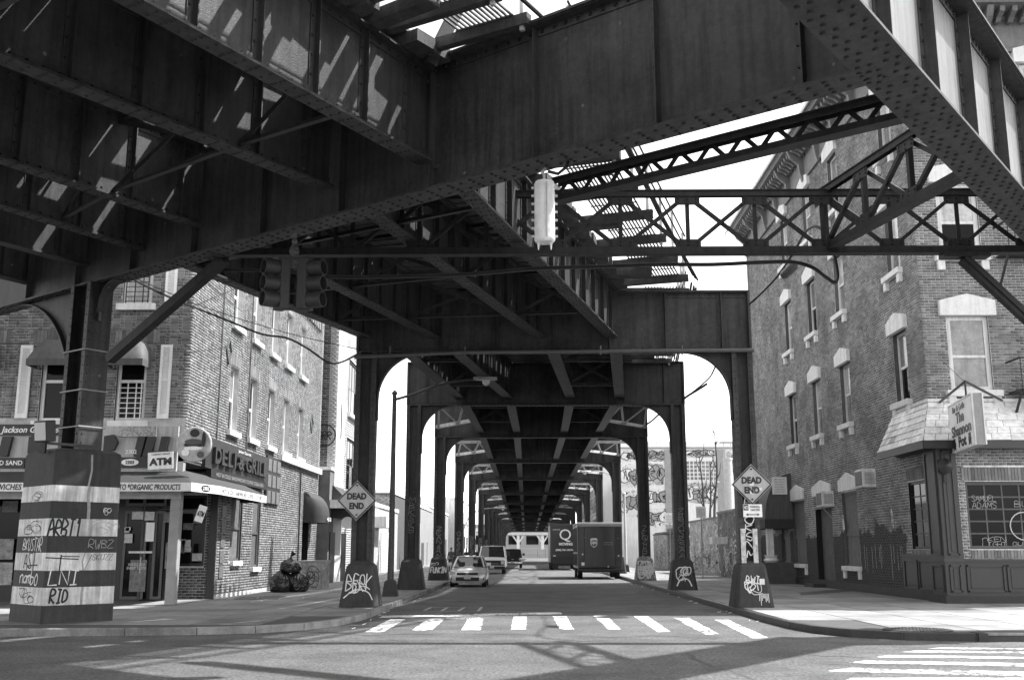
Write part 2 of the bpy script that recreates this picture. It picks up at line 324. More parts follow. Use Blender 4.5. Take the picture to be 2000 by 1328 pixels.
patch((1240, 1160, 1345, 1163, 1330, 1152, 1250, 1150)); patch((330, 1262, 420, 1262, 400, 1256, 345, 1256)); patch((1600, 1296, 1660, 1299, 1650, 1292, 1610, 1290))
def manhole(name, c, r, label, m=IRON, z=0.):
    t = thing(name, (c[0], c[1], z), label, 'manhole'); MB().lathe([(r+.05, 0), (r+.05, .006), (r, .007), (r, .004)], (c[0], c[1], z), n=28).build('rim', m, t)
    mb = MB().lathe([(r-.012, .0), (r-.012, .009)], (c[0], c[1], z), n=28); mb.build('cover', m, t)
    mb = MB()
    for i in range(-5, 6):
        for j in range(-5, 6):
            if math.hypot(i, j) < 5.2 and (i+j) % 2 == 0: mb.box(c[0]+i*r/6-.05*r, c[0]+i*r/6+.05*r, c[1]+j*r/6-.07*r, c[1]+j*r/6+.07*r, z+.009, z+.016)
    stuff(mb.build('tread_stud', IRON, t))
c = AZ(1793, 1229, .15); manhole('manhole_cover', c, .62, 'round iron manhole cover in the corner sidewalk by the bar', z=.152)
c = AZ(1195, 1205, 0); manhole('manhole_cover', c, .42, 'round iron manhole cover in the road beside the crosswalk', z=.004)
c = AZ(905, 1207, 0); manhole('manhole_cover', c, .4, 'manhole cover with worn paint between stop line and crosswalk', PAINTW, z=.005)
for px, nm, lb in (((1565, 1162, 1680, 1153, 1660, 1149, 1560, 1157), 'cellar_hatch', 'flat steel cellar hatch in the sidewalk beside the bar doorway'), ((640, 1186, 690, 1188, 700, 1180, 655, 1178), 'utility_hatch', 'small dark utility plate in the sidewalk by the left pedestal'), ((455, 1170, 540, 1170, 560, 1163, 470, 1165), 'cellar_hatch', 'flat cellar hatch in the sidewalk along the deli side wall')):
    q = [tuple(AZ(px[i], px[i+1], .15)[:2]) for i in range(0, 8, 2)]; cc = np.mean(q, 0); mb = MB().prism(q, (0, 0, 0), EX, EY, EZ, .148, .158)
    o = single(nm, mb, IRON, (cc[0], cc[1], .15), lb, 'hatch')
# ================================================================== the steel viaduct
def plate_girder(par, name, A, B, zb, zt, fw, nst, riv=True, rs=.16, rr=.03, sides=(1, -1), zb2=None, zt2=None, m=STEEL, under=True, stz=.13, endpl=True, wm=None):
    A, B = V(A), V(B); zb2 = zb if zb2 is None else zb2; zt2 = zt if zt2 is None else zt2
    a0, b0 = V(A[0], A[1], zb), V(B[0], B[1], zb2); L = np.linalg.norm(b0-a0); u = (b0-a0)/L; h2 = V(u[0], u[1], 0); n = unit((-u[1], u[0], 0)); wv = EZ
    dT = lambda t: (zt-zb)+((zt2-zb2)-(zt-zb))*t
    mb = MB(); mb.add([a0+n*s*.01+EZ*z for s in (-1, 1) for z in (0, zt-zb)]+[b0+n*s*.01+EZ*z for s in (-1, 1) for z in (0, zt2-zb2)], [(0, 4, 5, 1), (2, 3, 7, 6), (0, 1, 3, 2), (4, 6, 7, 5), (1, 5, 7, 3), (0, 2, 6, 4)])
    web = mb.build(name, wm or m, par)
    up = unit(np.cross(u, n)) if np.cross(u, n)[2] > 0 else -unit(np.cross(u, n))
    for z0, z1, sg, nm in ((zb, zb2, 1, 'bottom_flange'), (zt, zt2, -1, 'top_flange')):
        p, q = V(A[0], A[1], z0), V(B[0], B[1], z1); mb = MB()
        mb.beam(p-EZ*.02*sg, q-EZ*.02*sg, fw, .045)
        for s in (1, -1): mb.beam(p+n*s*.024+EZ*sg*.085, q+n*s*.024+EZ*sg*.085, .022, .15); mb.beam(p+n*s*(fw*.22)+EZ*sg*.012, q+n*s*(fw*.22)+EZ*sg*.012, fw*.4, .018)
        mb.build(nm, m, web)
    if nst:
        st = None
        for i in range(nst):
            t = (i+.5)/nst; c = a0+(b0-a0)*t; d = dT(t); 
            if st is None:
                mb = MB(); ref = (c, d)
                for s in (1, -1):
                    mb.ob(c+n*s*(stz/2+.012)+EZ*d/2, h2, .011, n, stz/2, EZ, d/2-.03); mb.ob(c+h2*.055*s+n*s*.02+EZ*d/2, h2, .06, n, .009, EZ, d/2-.16)
                st = mb.build('stiffener', m, web)
            else: inst(st, 'stiffener', web, c-ref[0])
    if riv:
        mb = MB(); k = int(L/rs)
        for i in range(k):
            t = (i+.5)/k; c = a0+(b0-a0)*t; d = dT(t)
            for s in sides:
                mb.rivet(c+n*s*.035+EZ*.085, n*s, rr); mb.rivet(c+n*s*.035+EZ*(d-.085), n*s, rr)
            if under:
                for o in ((-.36, -.14, .14, .36) if i % 2 else (-.25, .25)): mb.rivet(c+n*o*fw-EZ*.043, -EZ, rr)
        for i in range(nst):
            t = (i+.5)/nst; c = a0+(b0-a0)*t; d = dT(t); kk = int((d-.4)/(rs*1.2))
            for j in range(kk):
                for s in sides: mb.rivet(c+h2*.075*s+n*s*.03+EZ*(.2+(d-.4)*(j+.5)/kk), n*s, rr*.9)
        stuff(mb.build('rivet', RIVM, web))
    return web
ZG = 7.95; GA = AZ(200, 552, ZG)[:2]; GB_ = AZ(1690, 147, ZG)[:2]; gu = unit(GB_-GA); hu = np.array([-gu[1], gu[0]])     # the two main directions over the crossing
if hu[1] < 0: hu = -hu
# --- skewed cross girder with its left column
G0 = GA-gu*9; cg = thing('skewed_cross_girder', (G0[0], G0[1], 0), 'deep riveted steel cross girder spanning diagonally over the crossing', 'girder')
GEND = GB_+gu*.34
plate_girder(cg, 'web_plate', G0, GEND, ZG+.006, 10.35, .52, 12, rs=.24, rr=.042, stz=.16)
CC = GA-gu*.42-hu*.0                                                                            # column foot
cz0 = AZ(140, 882, .15)[2]
PEDZ = AY(140, 884, CC[1])[2]
def column(par, c, z0, z1, ux, wx=.58, dy=.46, m=STEEL, rivets=True, lattice=False):
    ux = unit((ux[0], ux[1], 0)); uy = V(-ux[1], ux[0], 0); c = V(c[0], c[1], 0); h = (z1-z0)/2; zc = (z0+z1)/2
    mb = MB(); mb.ob(c+EZ*zc, ux, wx/2-.03, uy, .014, EZ, h)
    for s in (1, -1):
        mb.ob(c+ux*s*(wx/2-.012)+EZ*zc, ux, .014, uy, dy/2, EZ, h)
        for q in (1, -1): mb.ob(c+ux*s*(wx/2-.085)+uy*q*(dy/2-.012)+EZ*zc, ux, .058, uy, .011, EZ, h-.002)
    o = mb.build('column', m, par)
    if rivets:
        mb = MB(); k = int((z1-z0)/.2)
        for i in range(k):
            for s in (1, -1):
                mb.rivet(c+ux*s*(wx/2-.085)-uy*(dy/2+.0)+EZ*(z0+.1+.2*i), -uy, .022); mb.rivet(c+ux*s*(wx/2+.002)+EZ*(z0+.1+.2*i)-uy*(dy/2-.08), ux*s, .022)
        stuff(mb.build('rivet', RIVM, o))
    return o
column(cg, CC, PEDZ-.1, ZG-.02, gu, .85, .6)
mb = MB()
for k in range(9):
    z = PEDZ+.15+k*.55; s = 1 if k % 2 else -1
def arch_bracket(par, p0, d, zt, R, drop, m=STEEL):      # quarter-round knee plate under a girder; p0 = column face, d = horizontal direction
    d = V(d[0], d[1], 0); n = V(-d[1], d[0], 0); O = V(p0[0], p0[1], zt); k = 12
    arcp = [(R-R*math.cos(a), -R+R*math.sin(a)) for a in (math.pi/2*i/k for i in range(k+1))]
    mb = MB(); mb.prism([(0, -drop), ]+[(.03+q[0]*.985, q[1]) for q in arcp]+[(R, 0), (0, 0)], O, d, EZ, n, -.011, .011); o = mb.build('knee_bracket', m, par)
    mb = MB(); pth = [(.03, -drop)]+[(.03+q[0]*.985, q[1]) for q in arcp]
    for a, b in zip(pth, pth[1:]): mb.beam(O+d*a[0]+EZ*a[1], O+d*b[0]+EZ*b[1], .26, .03, up=n if False else EZ, ext=.01)
    mb.build('curved_flange', m, o); return o
arch_bracket(cg, CC-gu*.44, -gu, ZG-.05, 2.9, 3.7)
P = AY(205, 600, CC[1]); arch_bracket(cg, CC+gu*.44, gu, ZG-.05, .7, .9)
# --- outer main girder on the right, at right angles to it
H0 = AZ(1605, 0, ZG)[:2]; H1 = AZ(2000, 422, ZG)[:2]; hd = unit(H1-H0)
hg = thing('outer_main_girder', (H1[0], H1[1], 0), 'wide riveted main girder crossing the upper right corner', 'girder')
plate_girder(hg, 'web_plate', H0-hd*16, H1+hd*5.5, ZG, 10.4, .74, 15, rs=.2, rr=.042, stz=.2, wm=LITWEB)
hc = H1+hd*3.2; column(hg, hc, 1.2, ZG-.02, gu, .7, .6)
# --- stringers of the near span, in front of the cross girder
ns = thing('near_viaduct_span', (-6, 12, 0), 'dark steel stringers of the near span above the left foreground', 'viaduct')
near = []
for a, b, wf in (((260, 0), (830, 315), .34), ((0, 110), (640, 365), .34), ((0, 310), (390, 440), .3), ((0, 400), (280, 487), .3)):
    p, q = AZ(*a, 8.5)[:2], AZ(*b, 8.5)[:2]; d = unit(q-p); near.append((q-d*22, q, d))
    plate_girder(ns, 'stringer', q-d*22, q, 8.5, 10.2, wf, 18, rs=.26, rr=.03, stz=.12)
# cross frames between the near stringers
def xframe(par, p, q, z0, z1, m=STEEL, wd=.1):
    mb = MB(); p, q = V(p[0], p[1], 0), V(q[0], q[1], 0)
    mb.ell(p+EZ*(z0+.1), q+EZ*(z0+.1), wd, t=.016); mb.ell(p+EZ*(z1-.15), q+EZ*(z1-.15), wd, t=.016); mb.beam(p+EZ*(z0+.12), q+EZ*(z1-.15), .016, wd); mb.beam(p+EZ*(z1-.15)+unit(q-p)*.02, q+EZ*(z0+.12), .022, wd)
    return mb.build('cross_frame', m, par)
def deck(par, left, right, zt, step, tw=.24, th=.22, over=(.55, .55), n0=0, irregular=False):
    # timber ties from girder line left to girder line right (functions of t in metres along), laid square to the track
    k = 0; tie = None; ref = None
    (La, Lb), (Ra, Rb) = left, right; Ln = np.linalg.norm(Rb-Ra); n = int(Ln/step)
    for i in range(n):
        t = (i+.5)/n; p, q = La+(Lb-La)*t, Ra+(Rb-Ra)*t; z = zt[0]+(zt[1]-zt[0])*t; u = unit(q-p); a, b = p-u*over[0], q+u*(over[1]+(.9 if i % 4 == 0 else 0)); jit = random.uniform(-.03, .03)
        if irregular:
            r_ = random.random(); jit = .2 if r_ < .52 else jit
            if r_ > .86: continue
        MB().beam((a[0], a[1], z+th/2), (b[0], b[1], z+th/2), tw+jit, th).build('tie', TIE, par)
def rails(par, left, right, zt, fr, th=.22):
    (La, Lb), (Ra, Rb) = left, right
    for f in fr:
        a, b = La+(Ra-La)*f, Lb+(Rb-Lb)*f; mb = MB(); p, q = V(a[0], a[1], zt[0]+th), V(b[0], b[1], zt[1]+th); mb.beam(p+EZ*.01, q+EZ*.01, .13, .02); mb.beam(p+EZ*.075, q+EZ*.075, .02, .11); mb.beam(p+EZ*.145, q+EZ*.145, .07, .04); mb.build('rail', IRON, par)
def planks(par, left, right, zt, fr, th=.22, wd=.3):
    (La, Lb), (Ra, Rb) = left, right
    for f in fr:
        a, b = La+(Ra-La)*f, Lb+(Rb-Lb)*f; MB().beam((a[0], a[1], zt[0]+th+.03), (b[0], b[1], zt[1]+th+.03), wd, .05).build('walkway_plank', TIE, par)
dD = near[3][2]; oD = np.array([-dD[1], dD[0]])
for q_ in (2.3, 5.0):      # stringers added on the left to keep sky light off the cross girder
    p_ = near[3][1]+oD*q_; nn_ = np.array([-gu[1], gu[0]]); e_ = p_+dD*(((GA-p_)@nn_)/(dD@nn_)); plate_girder(ns, 'stringer', e_-dD*20, e_, 8.5, 10.2, .3, 12, riv=False)
nl, nr = (near[3][0]+oD*5.1, near[3][1]+oD*5.1), (near[0][0], near[0][1])  # deck carried left over the added stringers to block the sky
deck(ns, nl, nr, (10.24, 10.24), .5, .28, irregular=True); rails(ns, nl, nr, (10.24, 10.24), (.1, .36, .6, .86)); planks(ns, nl, nr, (10.24, 10.24), (.0, .12, .26, .31, .45, .52, .68, .74, .9, 1.), wd=.6)
for i in range(3):
    p, q = near[i+1], near[i]
    for t in (2.2, 7.2, 12.):
        xframe(ns, p[1]-p[2]*t, q[1]-q[2]*t, 8.5, 10.2)
def walkway(par, a, b, z, wd, out, posts=True, panel=.0, step=1.7):      # grating strip from a to b, its outer rail
    a, b = V(*a), V(*b); L = np.linalg.norm(b-a); u = (b-a)/L; o = unit((out[0], out[1], 0)); mb = MB(); n = int(wd/.085)
    for i in range(n):
        mb.beam(a+o*(i+.5)*wd/n, b+o*(i+.5)*wd/n, .036, .03)
    for i in range(int(L/.6)):
        c = a+u*(i+.5)*.6; mb.ob(c+o*wd/2-EZ*.02, unit((u[0], u[1], 0)), .012, o, wd/2, EZ, .012)
    stuff(mb.build('grating', DGREY, par))
    k = max(2, int(L/step))
    for i in range(k+1):
        c = a+u*(.2+(L-.4)*i/k); MB().beam(c-o*.9-EZ*.12, c+o*(wd+.25)-EZ*.12, .16, .2).build('outrigger', TIE, par); MB().beam(c+o*(wd+.12)-EZ*.3, c+o*(wd+.12)+EZ*1.25, .07, .07, up=o).build('railing_post', GALV, par)
    mb = MB()
    for h in (.45, .85, 1.22): mb.tube([a+o*(wd+.16)+EZ*h, (a+b)/2+o*(wd+.16)+EZ*(h-.02), b+o*(wd+.16)+EZ*h], .025, 6)
    for s, h in ((0, .1), (.07, .0), (.13, -.06)): mb.tube([a+o*(wd+.32+s)+EZ*h, a+(b-a)*.3+o*(wd+.4+s)+EZ*(h-.12), a+(b-a)*.6+o*(wd+.3+s)+EZ*(h-.03), b+o*(wd+.36+s)+EZ*(h-.08)], .035, 6)
    mb.build('railing_and_cables', STEELD, par)
d0 = near[0][2]; out0 = np.array([d0[1], -d0[0]]); a0 = near[0][0]+d0*8+out0*.95; b0 = near[0][1]+out0*.95-d0*.2
walkway(ns, (a0[0], a0[1], 10.55), (b0[0], b0[1], 10.55), 0, 1.15, out0, step=.95)
p_, q_ = AZ(838, 128, 10.1), AZ(905, -6, 11.6); MB().beam(p_, q_+(q_-p_)*.25, .2, .22).build('inclined_strut', STEELD, ns)
# --- bents along the street
BY = [30.7, 44.0, 57.7, 74.5, 92.3, 110.8, 127, 144, 161, 178, 195, 212, 229]
BZ = [7.5, 7.73, 7.82, 7.8, 7.77, 7.45, 7.1, 6.85, 6.6, 6.35, 6.1, 5.9, 5.7]
XL, XR = -5.01, 6.66; CW = .6
order = ['first', 'second', 'third', 'fourth', 'fifth', 'sixth', 'seventh', 'eighth', 'ninth', 'tenth', 'eleventh', 'twelfth', 'thirteenth']
for i, (y, zb) in enumerate(zip(BY, BZ)):
    zt = zb+1.78; near_ = i < 3; b = thing('viaduct_bent', (.8, y, 0), '%s steel bent from the crosswalk, two columns and a cross girder over the street' % order[i], 'viaduct', 'steel bents standing along the street')
    plate_girder(b, 'cross_girder', (XL, y), (XR, y), zb, zt, .36, 7 if near_ else 5, riv=i < 4, rs=.17 if i < 2 else .3, rr=.026, under=i < 2, sides=(-1,))
    MB().box(XL-.02, XL+.05, y-.19, y+.19, zb, zt+.02).build('end_plate', STEEL, b); MB().box(XR-.05, XR+.02, y-.19, y+.19, zb, zt+.02).build('end_plate', STEEL, b)
    for s, xo in ((1, XL), (-1, XR)):
        c = (xo+s*CW/2, y); column(b, c, 1.15, zb-.02, (1, 0), CW, .46, rivets=i < 3)
        arch_bracket(b, (xo+s*CW, y), (s, 0), zb-.04, 1.38, 2.0)
    if i == 0:
        mb = MB().tube([(XL-.05, y-.26, zb-.2), (-1.8, y-.26, zb-.06), (XR+.05, y-.26, zb-.02)], .06, 8)
        for x in (XL+1, -1.8, 2.2, 4.6): mb.tube([(x, y-.26, zb-.15), (x, y-.26, zb+.12)], .03, 5)
        mb.build('conduit_pipe', DGREY, b)
# --- spans between the bents
SX = {0: [-5.0, -2.71, .43, 2.57], 1: [-2.76, -.7, 1.9, 3.95]}
def sx(i): return SX.get(i, [-2.5, -.5, 2.1, 4.0])
# first span, from the cross girder to the first bent
def on_g(px, py, z): # where the line of sight meets the cross girder
    r = ray(px, py); nn = np.array([-gu[1], gu[0]]); t = ((GA-CAM[:2])@nn)/(r[:2]@nn); return (CAM+r*t)[:2]
fs = thing('viaduct_span', (0, 25, 0), 'first viaduct span between the skewed girder and the first bent', 'viaduct', 'viaduct spans over the street')
S = []
for k, (a, e) in enumerate((((410, 540), -4.72), ((600, 530), -2.71), ((735, 432), .43), ((905, 380), 2.57))):
    f = np.array([e, BY[0]-.02]); p = AZ(*a, 8.25)[:2]; d = unit(f-p); nn = np.array([-gu[1], gu[0]]); t = ((GA-p)@nn)/(d@nn); g = p+d*t; S.append((g, f))
    plate_girder(fs, 'stringer', g, f, 8.42, 9.95, .36, 13, rs=.22, rr=.026, stz=.12, zb2=7.95, zt2=9.35)
ln, rn = S[0], S[3]
deck(fs, ln, rn, (10., 9.4), .5, .28, irregular=True); rails(fs, ln, rn, (10., 9.4), (.12, .36, .6, .85)); planks(fs, ln, rn, (10., 9.4), (.0, .1, .22, .3, .42, .5, .58, .7, .78, .9, 1.), wd=.56)
for j in range(3):
    for t in (.18, .5, .82):
        p, q = S[j][0]+(S[j][1]-S[j][0])*t, S[j+1][0]+(S[j+1][1]-S[j+1][0])*t; xframe(fs, p, q, 8.42-.45*t, 9.95-.6*t)
o4 = unit(rn[1]-rn[0]); out4 = np.array([o4[1], -o4[0]]); a = rn[0]+out4*.95+o4*.4; bb = rn[1]+out4*.95
walkway(fs, (a[0], a[1], 10.2), (bb[0], bb[1], 9.62), 0, 1.15, out4)
for i in range(len(BY)-1):
    y0, y1 = BY[i]+.02, BY[i+1]-.02; z0, z1 = BZ[i]+.32, BZ[i+1]+.28; d = 1.42
    A_ = [-3.9, -2.4, .7, 2.67] if i == 0 else sx(i); B_ = sx(i+1)
    sp = thing('viaduct_span', (.8, (y0+y1)/2, 0), 'viaduct span between the %s and %s bents over the street' % (order[i], order[i+1]), 'viaduct', 'viaduct spans over the street')
    for xa, xb in zip(A_, B_):
        plate_girder(sp, 'stringer', (xa, y0), (xb, y1), z0, z0+d, .4, 10 if i < 4 else 0, riv=i < 1, rs=.3, under=False, zb2=z1, zt2=z1+d, stz=.1)
    L_, R_ = ((V(A_[0], y0), V(B_[0], y1)), (V(A_[3], y0), V(B_[3], y1)))
    if i < 3:
        deck(sp, L_, R_, (z0+d+.03, z1+d+.03), .56, .3); planks(sp, L_, R_, (z0+d+.03, z1+d+.03), (.0, .1, .2, .32, .44, .52, .62, .72, .84, .99), wd=.5)
    else:
        MB().loft([[(A_[0]-.6, y0, z0+d+.05), (A_[3]+.6, y0, z0+d+.05), (A_[3]+.6, y0, z0+d+.25), (A_[0]-.6, y0, z0+d+.25)], [(B_[0]-.6, y1, z1+d+.05), (B_[3]+.6, y1, z1+d+.05), (B_[3]+.6, y1, z1+d+.25), (B_[0]-.6, y1, z1+d+.25)]]).build('track_deck', TIE, sp)
    rails(sp, L_, R_, (z0+d+.03, z1+d+.03), (.1, .32, .66, .9))
    if i < 6:
        for j in (0, 2):
            for t in (.3, .7): xframe(sp, V(A_[j], y0)+(V(B_[j], y1)-V(A_[j], y0))*t, V(A_[j+1], y0)+(V(B_[j+1], y1)-V(A_[j+1], y0))*t, z0, z0+d)
    # horizontal lattice wings between the outer stringers and the next bent
    if 0 < i < 9:
        for s, xc, xs in ((1, XR-.15, B_[3]+.2), (-1, XL+.15, B_[0]-.2)):
            z = z1+.16; w_ = abs(xc-xs); K = lambda f, dy: V(xs+(xc-xs)*f, y1-dy, z); mb = MB()
            mb.ell(K(0, 3.4), K(1, .35), .17, t=.02)
            P = [K(0, 3.4), K(.1, 9.2), K(.42, 2.1), K(.62, 9.2), K(.97, .5)]
            for q, r in zip(P, P[1:]): mb.beam(q+EZ*.03, r+EZ*.03, .11, .02)
            mb.ell(K(0, 9.4), K(1, 9.1), .15, t=.02); o = mb.build('lattice_wing', LITWING, sp)
            for q in (P[2], P[4]): MB().ob(q+EZ*.05, EX, .16, EY, .3, EZ, .012).build('gusset_plate', LITWING, o)
    if i < 2:
        o = V(1, 0); walkway(sp, (A_[3]+.9, y0, z0+d+.25), (B_[3]+.9, y1, z1+d+.25), 0, 1.1, o)
# --- trusses over the crossing
def truss(par, p, q, zb, zt, npan, zb2=None, zt2=None, cb=(.24, .17), ct=(.2, .14), X=True, m=STEELD, gus=True, skip=0):
    zb2 = zb if zb2 is None else zb2; zt2 = zt if zt2 is None else zt2; p, q = V(p[0], p[1]), V(q[0], q[1]); u = V(*(unit(q-p)), 0); n = V(-u[1], u[0], 0)
    B = lambda t: V(*(p+(q-p)*t), zb+(zb2-zb)*t); T = lambda t: V(*(p+(q-p)*t), zt+(zt2-zt)*t)
    mb = MB(); mb.beam(B(0), B(1), cb[0], .02); mb.beam(B(0)+EZ*.08-n*.07, B(1)+EZ*.08-n*.07, .02, cb[1]-.02); mb.beam(B(0)+EZ*.08+n*.07, B(1)+EZ*.08+n*.07, .02, cb[1]-.02); mb.build('bottom_chord', m, par)
    mb = MB(); mb.beam(T(0), T(1), ct[0], .02); mb.beam(T(0)-EZ*.07-n*.06, T(1)-EZ*.07-n*.06, .02, ct[1]-.02); mb.beam(T(0)-EZ*.07+n*.06, T(1)-EZ*.07+n*.06, .02, ct[1]-.02); mb.build('top_chord', m, par)
    rv = MB()
    for i in range(npan+1):
        t = i/npan; b, h = B(t), T(t)
        MB().ell(b, h, .09, up=n, t=.018).build('vertical', m, par)
        if gus:
            for c, s in ((b+EZ*.2, 1), (h-EZ*.2, -1)):
                MB().ob(c-n*.035, u, .27, n, .008, EZ, .125).build('gusset_plate', m, par)
                for a, e in ((-.2, .06), (-.2, -.02), (-.12, -.08), (.12, -.08), (.2, -.02), (.2, .06), (0, .09), (0, 0), (0, -.09)): rv.rivet(c-n*.046+u*a+EZ*e*s, -n, .024)
        if i < npan:
            t2 = (i+1)/npan
            MB().ell(B(t)+EZ*.25+u*.16, T(t2)-EZ*.22-u*.16, .08, up=n, t=.016).build('diagonal', m, par)
            if X: MB().beam(T(t)-EZ*.22+u*.16+n*.05, B(t2)+EZ*.25-u*.16+n*.05, .016, .1).build('diagonal', m, par)
    if gus: stuff(rv.build('rivet', RIVM, par))
TY = AZ(1300, 497, ZG)[1]; tx0, tx1 = AY(420, 525, TY)[0], AY(1995, 492, TY)[0]
pan = AY(1345, 497, TY)[0]-AY(1213, 497, TY)[0]; xA = AY(1213, 497, TY)[0]
t1 = thing('sway_truss', (xA, TY, 0), 'long level lattice truss crossing above the street before the bar', 'truss')
n0, n1 = -6, 8
ztt = AY(1300, 374, TY)[2]
truss(t1, (xA+n0*pan, TY), (xA+n1*pan, TY), ZG, ztt, n1-n0)
lt = thing('lattice_girder', (0, 16, 0), 'slanting shallow lattice girder with zigzag bars below the skewed girder', 'truss')
p, q = AZ(1085, 397, ZG)[:2], AZ(1768, 233, ZG)[:2]; zt1 = AY(1090, 352, p[1])[2]; zt2 = AY(1722, 203, q[1])[2]
u3 = V(*(unit(q-p)), 0); n3 = V(-u3[1], u3[0], 0)
for z0, z2, nm in ((ZG, ZG, 'bottom_chord'), (zt1, zt1, 'top_chord')):
    mb = MB(); mb.beam((*p, z0), (*q, z2), .26, .02); s = 1 if nm == 'bottom_chord' else -1; mb.beam(V(*p, z0+s*.06)+n3*.09, V(*q, z2+s*.06)+n3*.09, .02, .1); mb.beam(V(*p, z0+s*.06)-n3*.09, V(*q, z2+s*.06)-n3*.09, .02, .1); mb.build(nm, STEELD, lt)
nz = 22
for i in range(nz):
    a, b = p+(q-p)*i/nz, p+(q-p)*(i+1)/nz; zz = (ZG+.06, zt1-.06); MB().beam((*a, zz[i % 2]), (*b, zz[1-i % 2]), .075, .02, up=n3).build('lacing_bar', STEELD, lt)
k3 = thing('knee_truss', (7, 19, 0), 'rising cross-braced truss tying the level truss to the outer girder', 'truss')
p, q = AZ(1612, 493, ZG+.1)[:2], AZ(1885, 345, ZG+.1)[:2]
truss(k3, p, q, ZG+.1, AY(1605, 372, p[1])[2], 3, X=True)
# diagonal braces below
mb = MB(); a, b = AY(214, 702, 23.6), AY(440, 505, TY+.1); mb.beam(a, b, .22, .2); single('diagonal_brace', mb, STEELD, a, 'dark diagonal strut rising from the left column', 'brace')
t = thing('right_knee_brace', AY(1880, 500, TY), 'dark knee brace sloping down to the right below the level truss', 'brace'); a, b = AY(1880, 505, TY), AY(2080, 690, TY); MB().beam(a, b, .2, .22).build('strut', STEELD, t); MB().beam(a+V(-.45, 0, .06), a+V(.55, 0, .06), .3, .1).build('seat_plate', STEELD, t); MB().beam(a+V(.02, -.12, 0), b+V(.02, -.12, 0), .04, .08).build('angle', STEELD, t)
# wear on the road: extra cracks, oil spots and litter
fr = (V(0, 0, 0), EX, EY, EZ); mb = MB(); rs = random.Random(3)
for k in range(16):
    x, y = rs.uniform(-9, 9), rs.uniform(13, 29); a = rs.uniform(0, 3.1); p = [(x, y)]
    for j in range(rs.randint(4, 9)): a += rs.uniform(-.5, .5); p.append((p[-1][0]+math.cos(a)*.45, p[-1][1]+math.sin(a)*.45))
    ribbon(mb, p, rs.uniform(.012, .03), *fr, off=.0022)
stuff(mb.build('crack', ASPHD, road)); mb = MB()
for k in range(22):
    x, y, r = rs.uniform(-3.6, 5.3), rs.uniform(14, 60), rs.uniform(.06, .3); mb.add([(x+r*rs.uniform(.6, 1.2)*math.cos(q), y+r*1.5*rs.uniform(.6, 1.2)*math.sin(q), .0016+.00002*k) for q in (2*math.pi*j/11 for j in range(11))], [tuple(range(11))])
stuff(mb.build('oil_spot', ASPHD, road)); mb = MB()
for k in range(46):
    s = rs.random() < .5; y = rs.uniform(22, 70); x = -4.0+rs.uniform(.04, .3) if s else 5.72-rs.uniform(.0, .3); z = .0
    if k % 5 == 0: x, y, z = rs.uniform(-9.5, -5), rs.uniform(25, 45), .152
    q = rs.uniform(.02, .07); mb.ob((x, y, z+.012), unit((rs.random(), rs.random(), .1)), q, EY, q*.6, EZ, .008)
stuff(mb.build('litter', OFFW, road))
# ================================================================== brick buildings
BRK_P = mat('bar_brick', .21, .85, .25, 2, .35, 90, tone=.35, stain=.3)
BRK_PS = mat('bar_side_brick', .25, .85, .3, 1.2, .35, 90, tone=.3, stain=.35, low=(2.5, .075, 36.5))
MOR_PS = mat('bar_side_mortar', .8, .9, .4, 2, .3, 90, stain=.5, low=(2.5, .085, 36.5))
MOR_P = mat('bar_mortar', .8, .9, .3, 5, .3, 90, stain=.45)
BRK_L = mat('deli_brick', .19, .85, .22, 3, .35, 90, tone=.42, stain=.25)
MOR_L = mat('deli_mortar', .48, .9, .25, 4, .3, 90)
BRK_D = mat('dark_brick', .1, .85, .25, 3, .3, 90, tone=.35)
BRK_W = mat('pale_brick', .42, .85, .15, 3, .3, 90, tone=.15, stain=.2)
WOOD = mat('painted_wood_panelling', .038, .42, .14, 3, .12, 40, spec=.5)
PLINTH = mat('painted_plinth', .035, .6, .3, 3, .2, 40)
STONE = mat('white_stone_trim', .74, .75, .12, 5, .25, 60, streak=.15)
CORN = mat('cornice_paint', .16, .6, .25, 3, .15, 50, streak=.2)
SHING = mat('painted_shingle', .82, .7, .3, 5, .3, 40, tone=.14, stain=.3)
CANV = mat('canvas_awning', .04, .75, .15, 3, .1, 80, streak=.15)
CANVG = mat('grey_canvas_awning', .09, .7, .15, 3, .1, 80, streak=.2)
def fastmesh(name, v, q, m, par, tone=None):
    me = bpy.data.meshes.new(name); v = np.asarray(v, np.float32)-ORG[par].astype(np.float32); q = np.asarray(q, np.int32)
    me.vertices.add(len(v)); me.vertices.foreach_set('co', v.ravel()); me.loops.add(q.size); me.loops.foreach_set('vertex_index', q.ravel()); me.polygons.add(len(q))
    me.polygons.foreach_set('loop_start', np.arange(0, q.size, 4, dtype=np.int32)); me.materials.append(m)
    if tone is not None: me.attributes.new('tone', 'FLOAT', 'FACE').data.foreach_set('value', np.asarray(tone, np.float32))
    me.update(); me.validate(); o = bpy.data.objects.new(name, me); col.objects.link(o); o.parent = par; ORG[o] = ORG[par]; return o
def wall_sheet(par, fr, u0, u1, v0, v1, ops, m, name='wall'):
    O, U, N = fr; us = sorted({u0, u1}|{min(max(x, u0), u1) for p in ops for x in (p[0], p[2])}); vs = sorted({v0, v1}|{min(max(x, v0), v1) for p in ops for x in (p[1], p[3])}); mb = MB()
    for a, b in zip(us, us[1:]):
        for c, d in zip(vs, vs[1:]):
            if any(p[0]-1e-6 <= (a+b)/2 <= p[2] and p[1] <= (c+d)/2 <= p[3] for p in ops): continue
            mb.add([O+U*a+EZ*c, O+U*b+EZ*c, O+U*b+EZ*d, O+U*a+EZ*d], [(0, 1, 2, 3)])
    return mb.build(name, m, par)
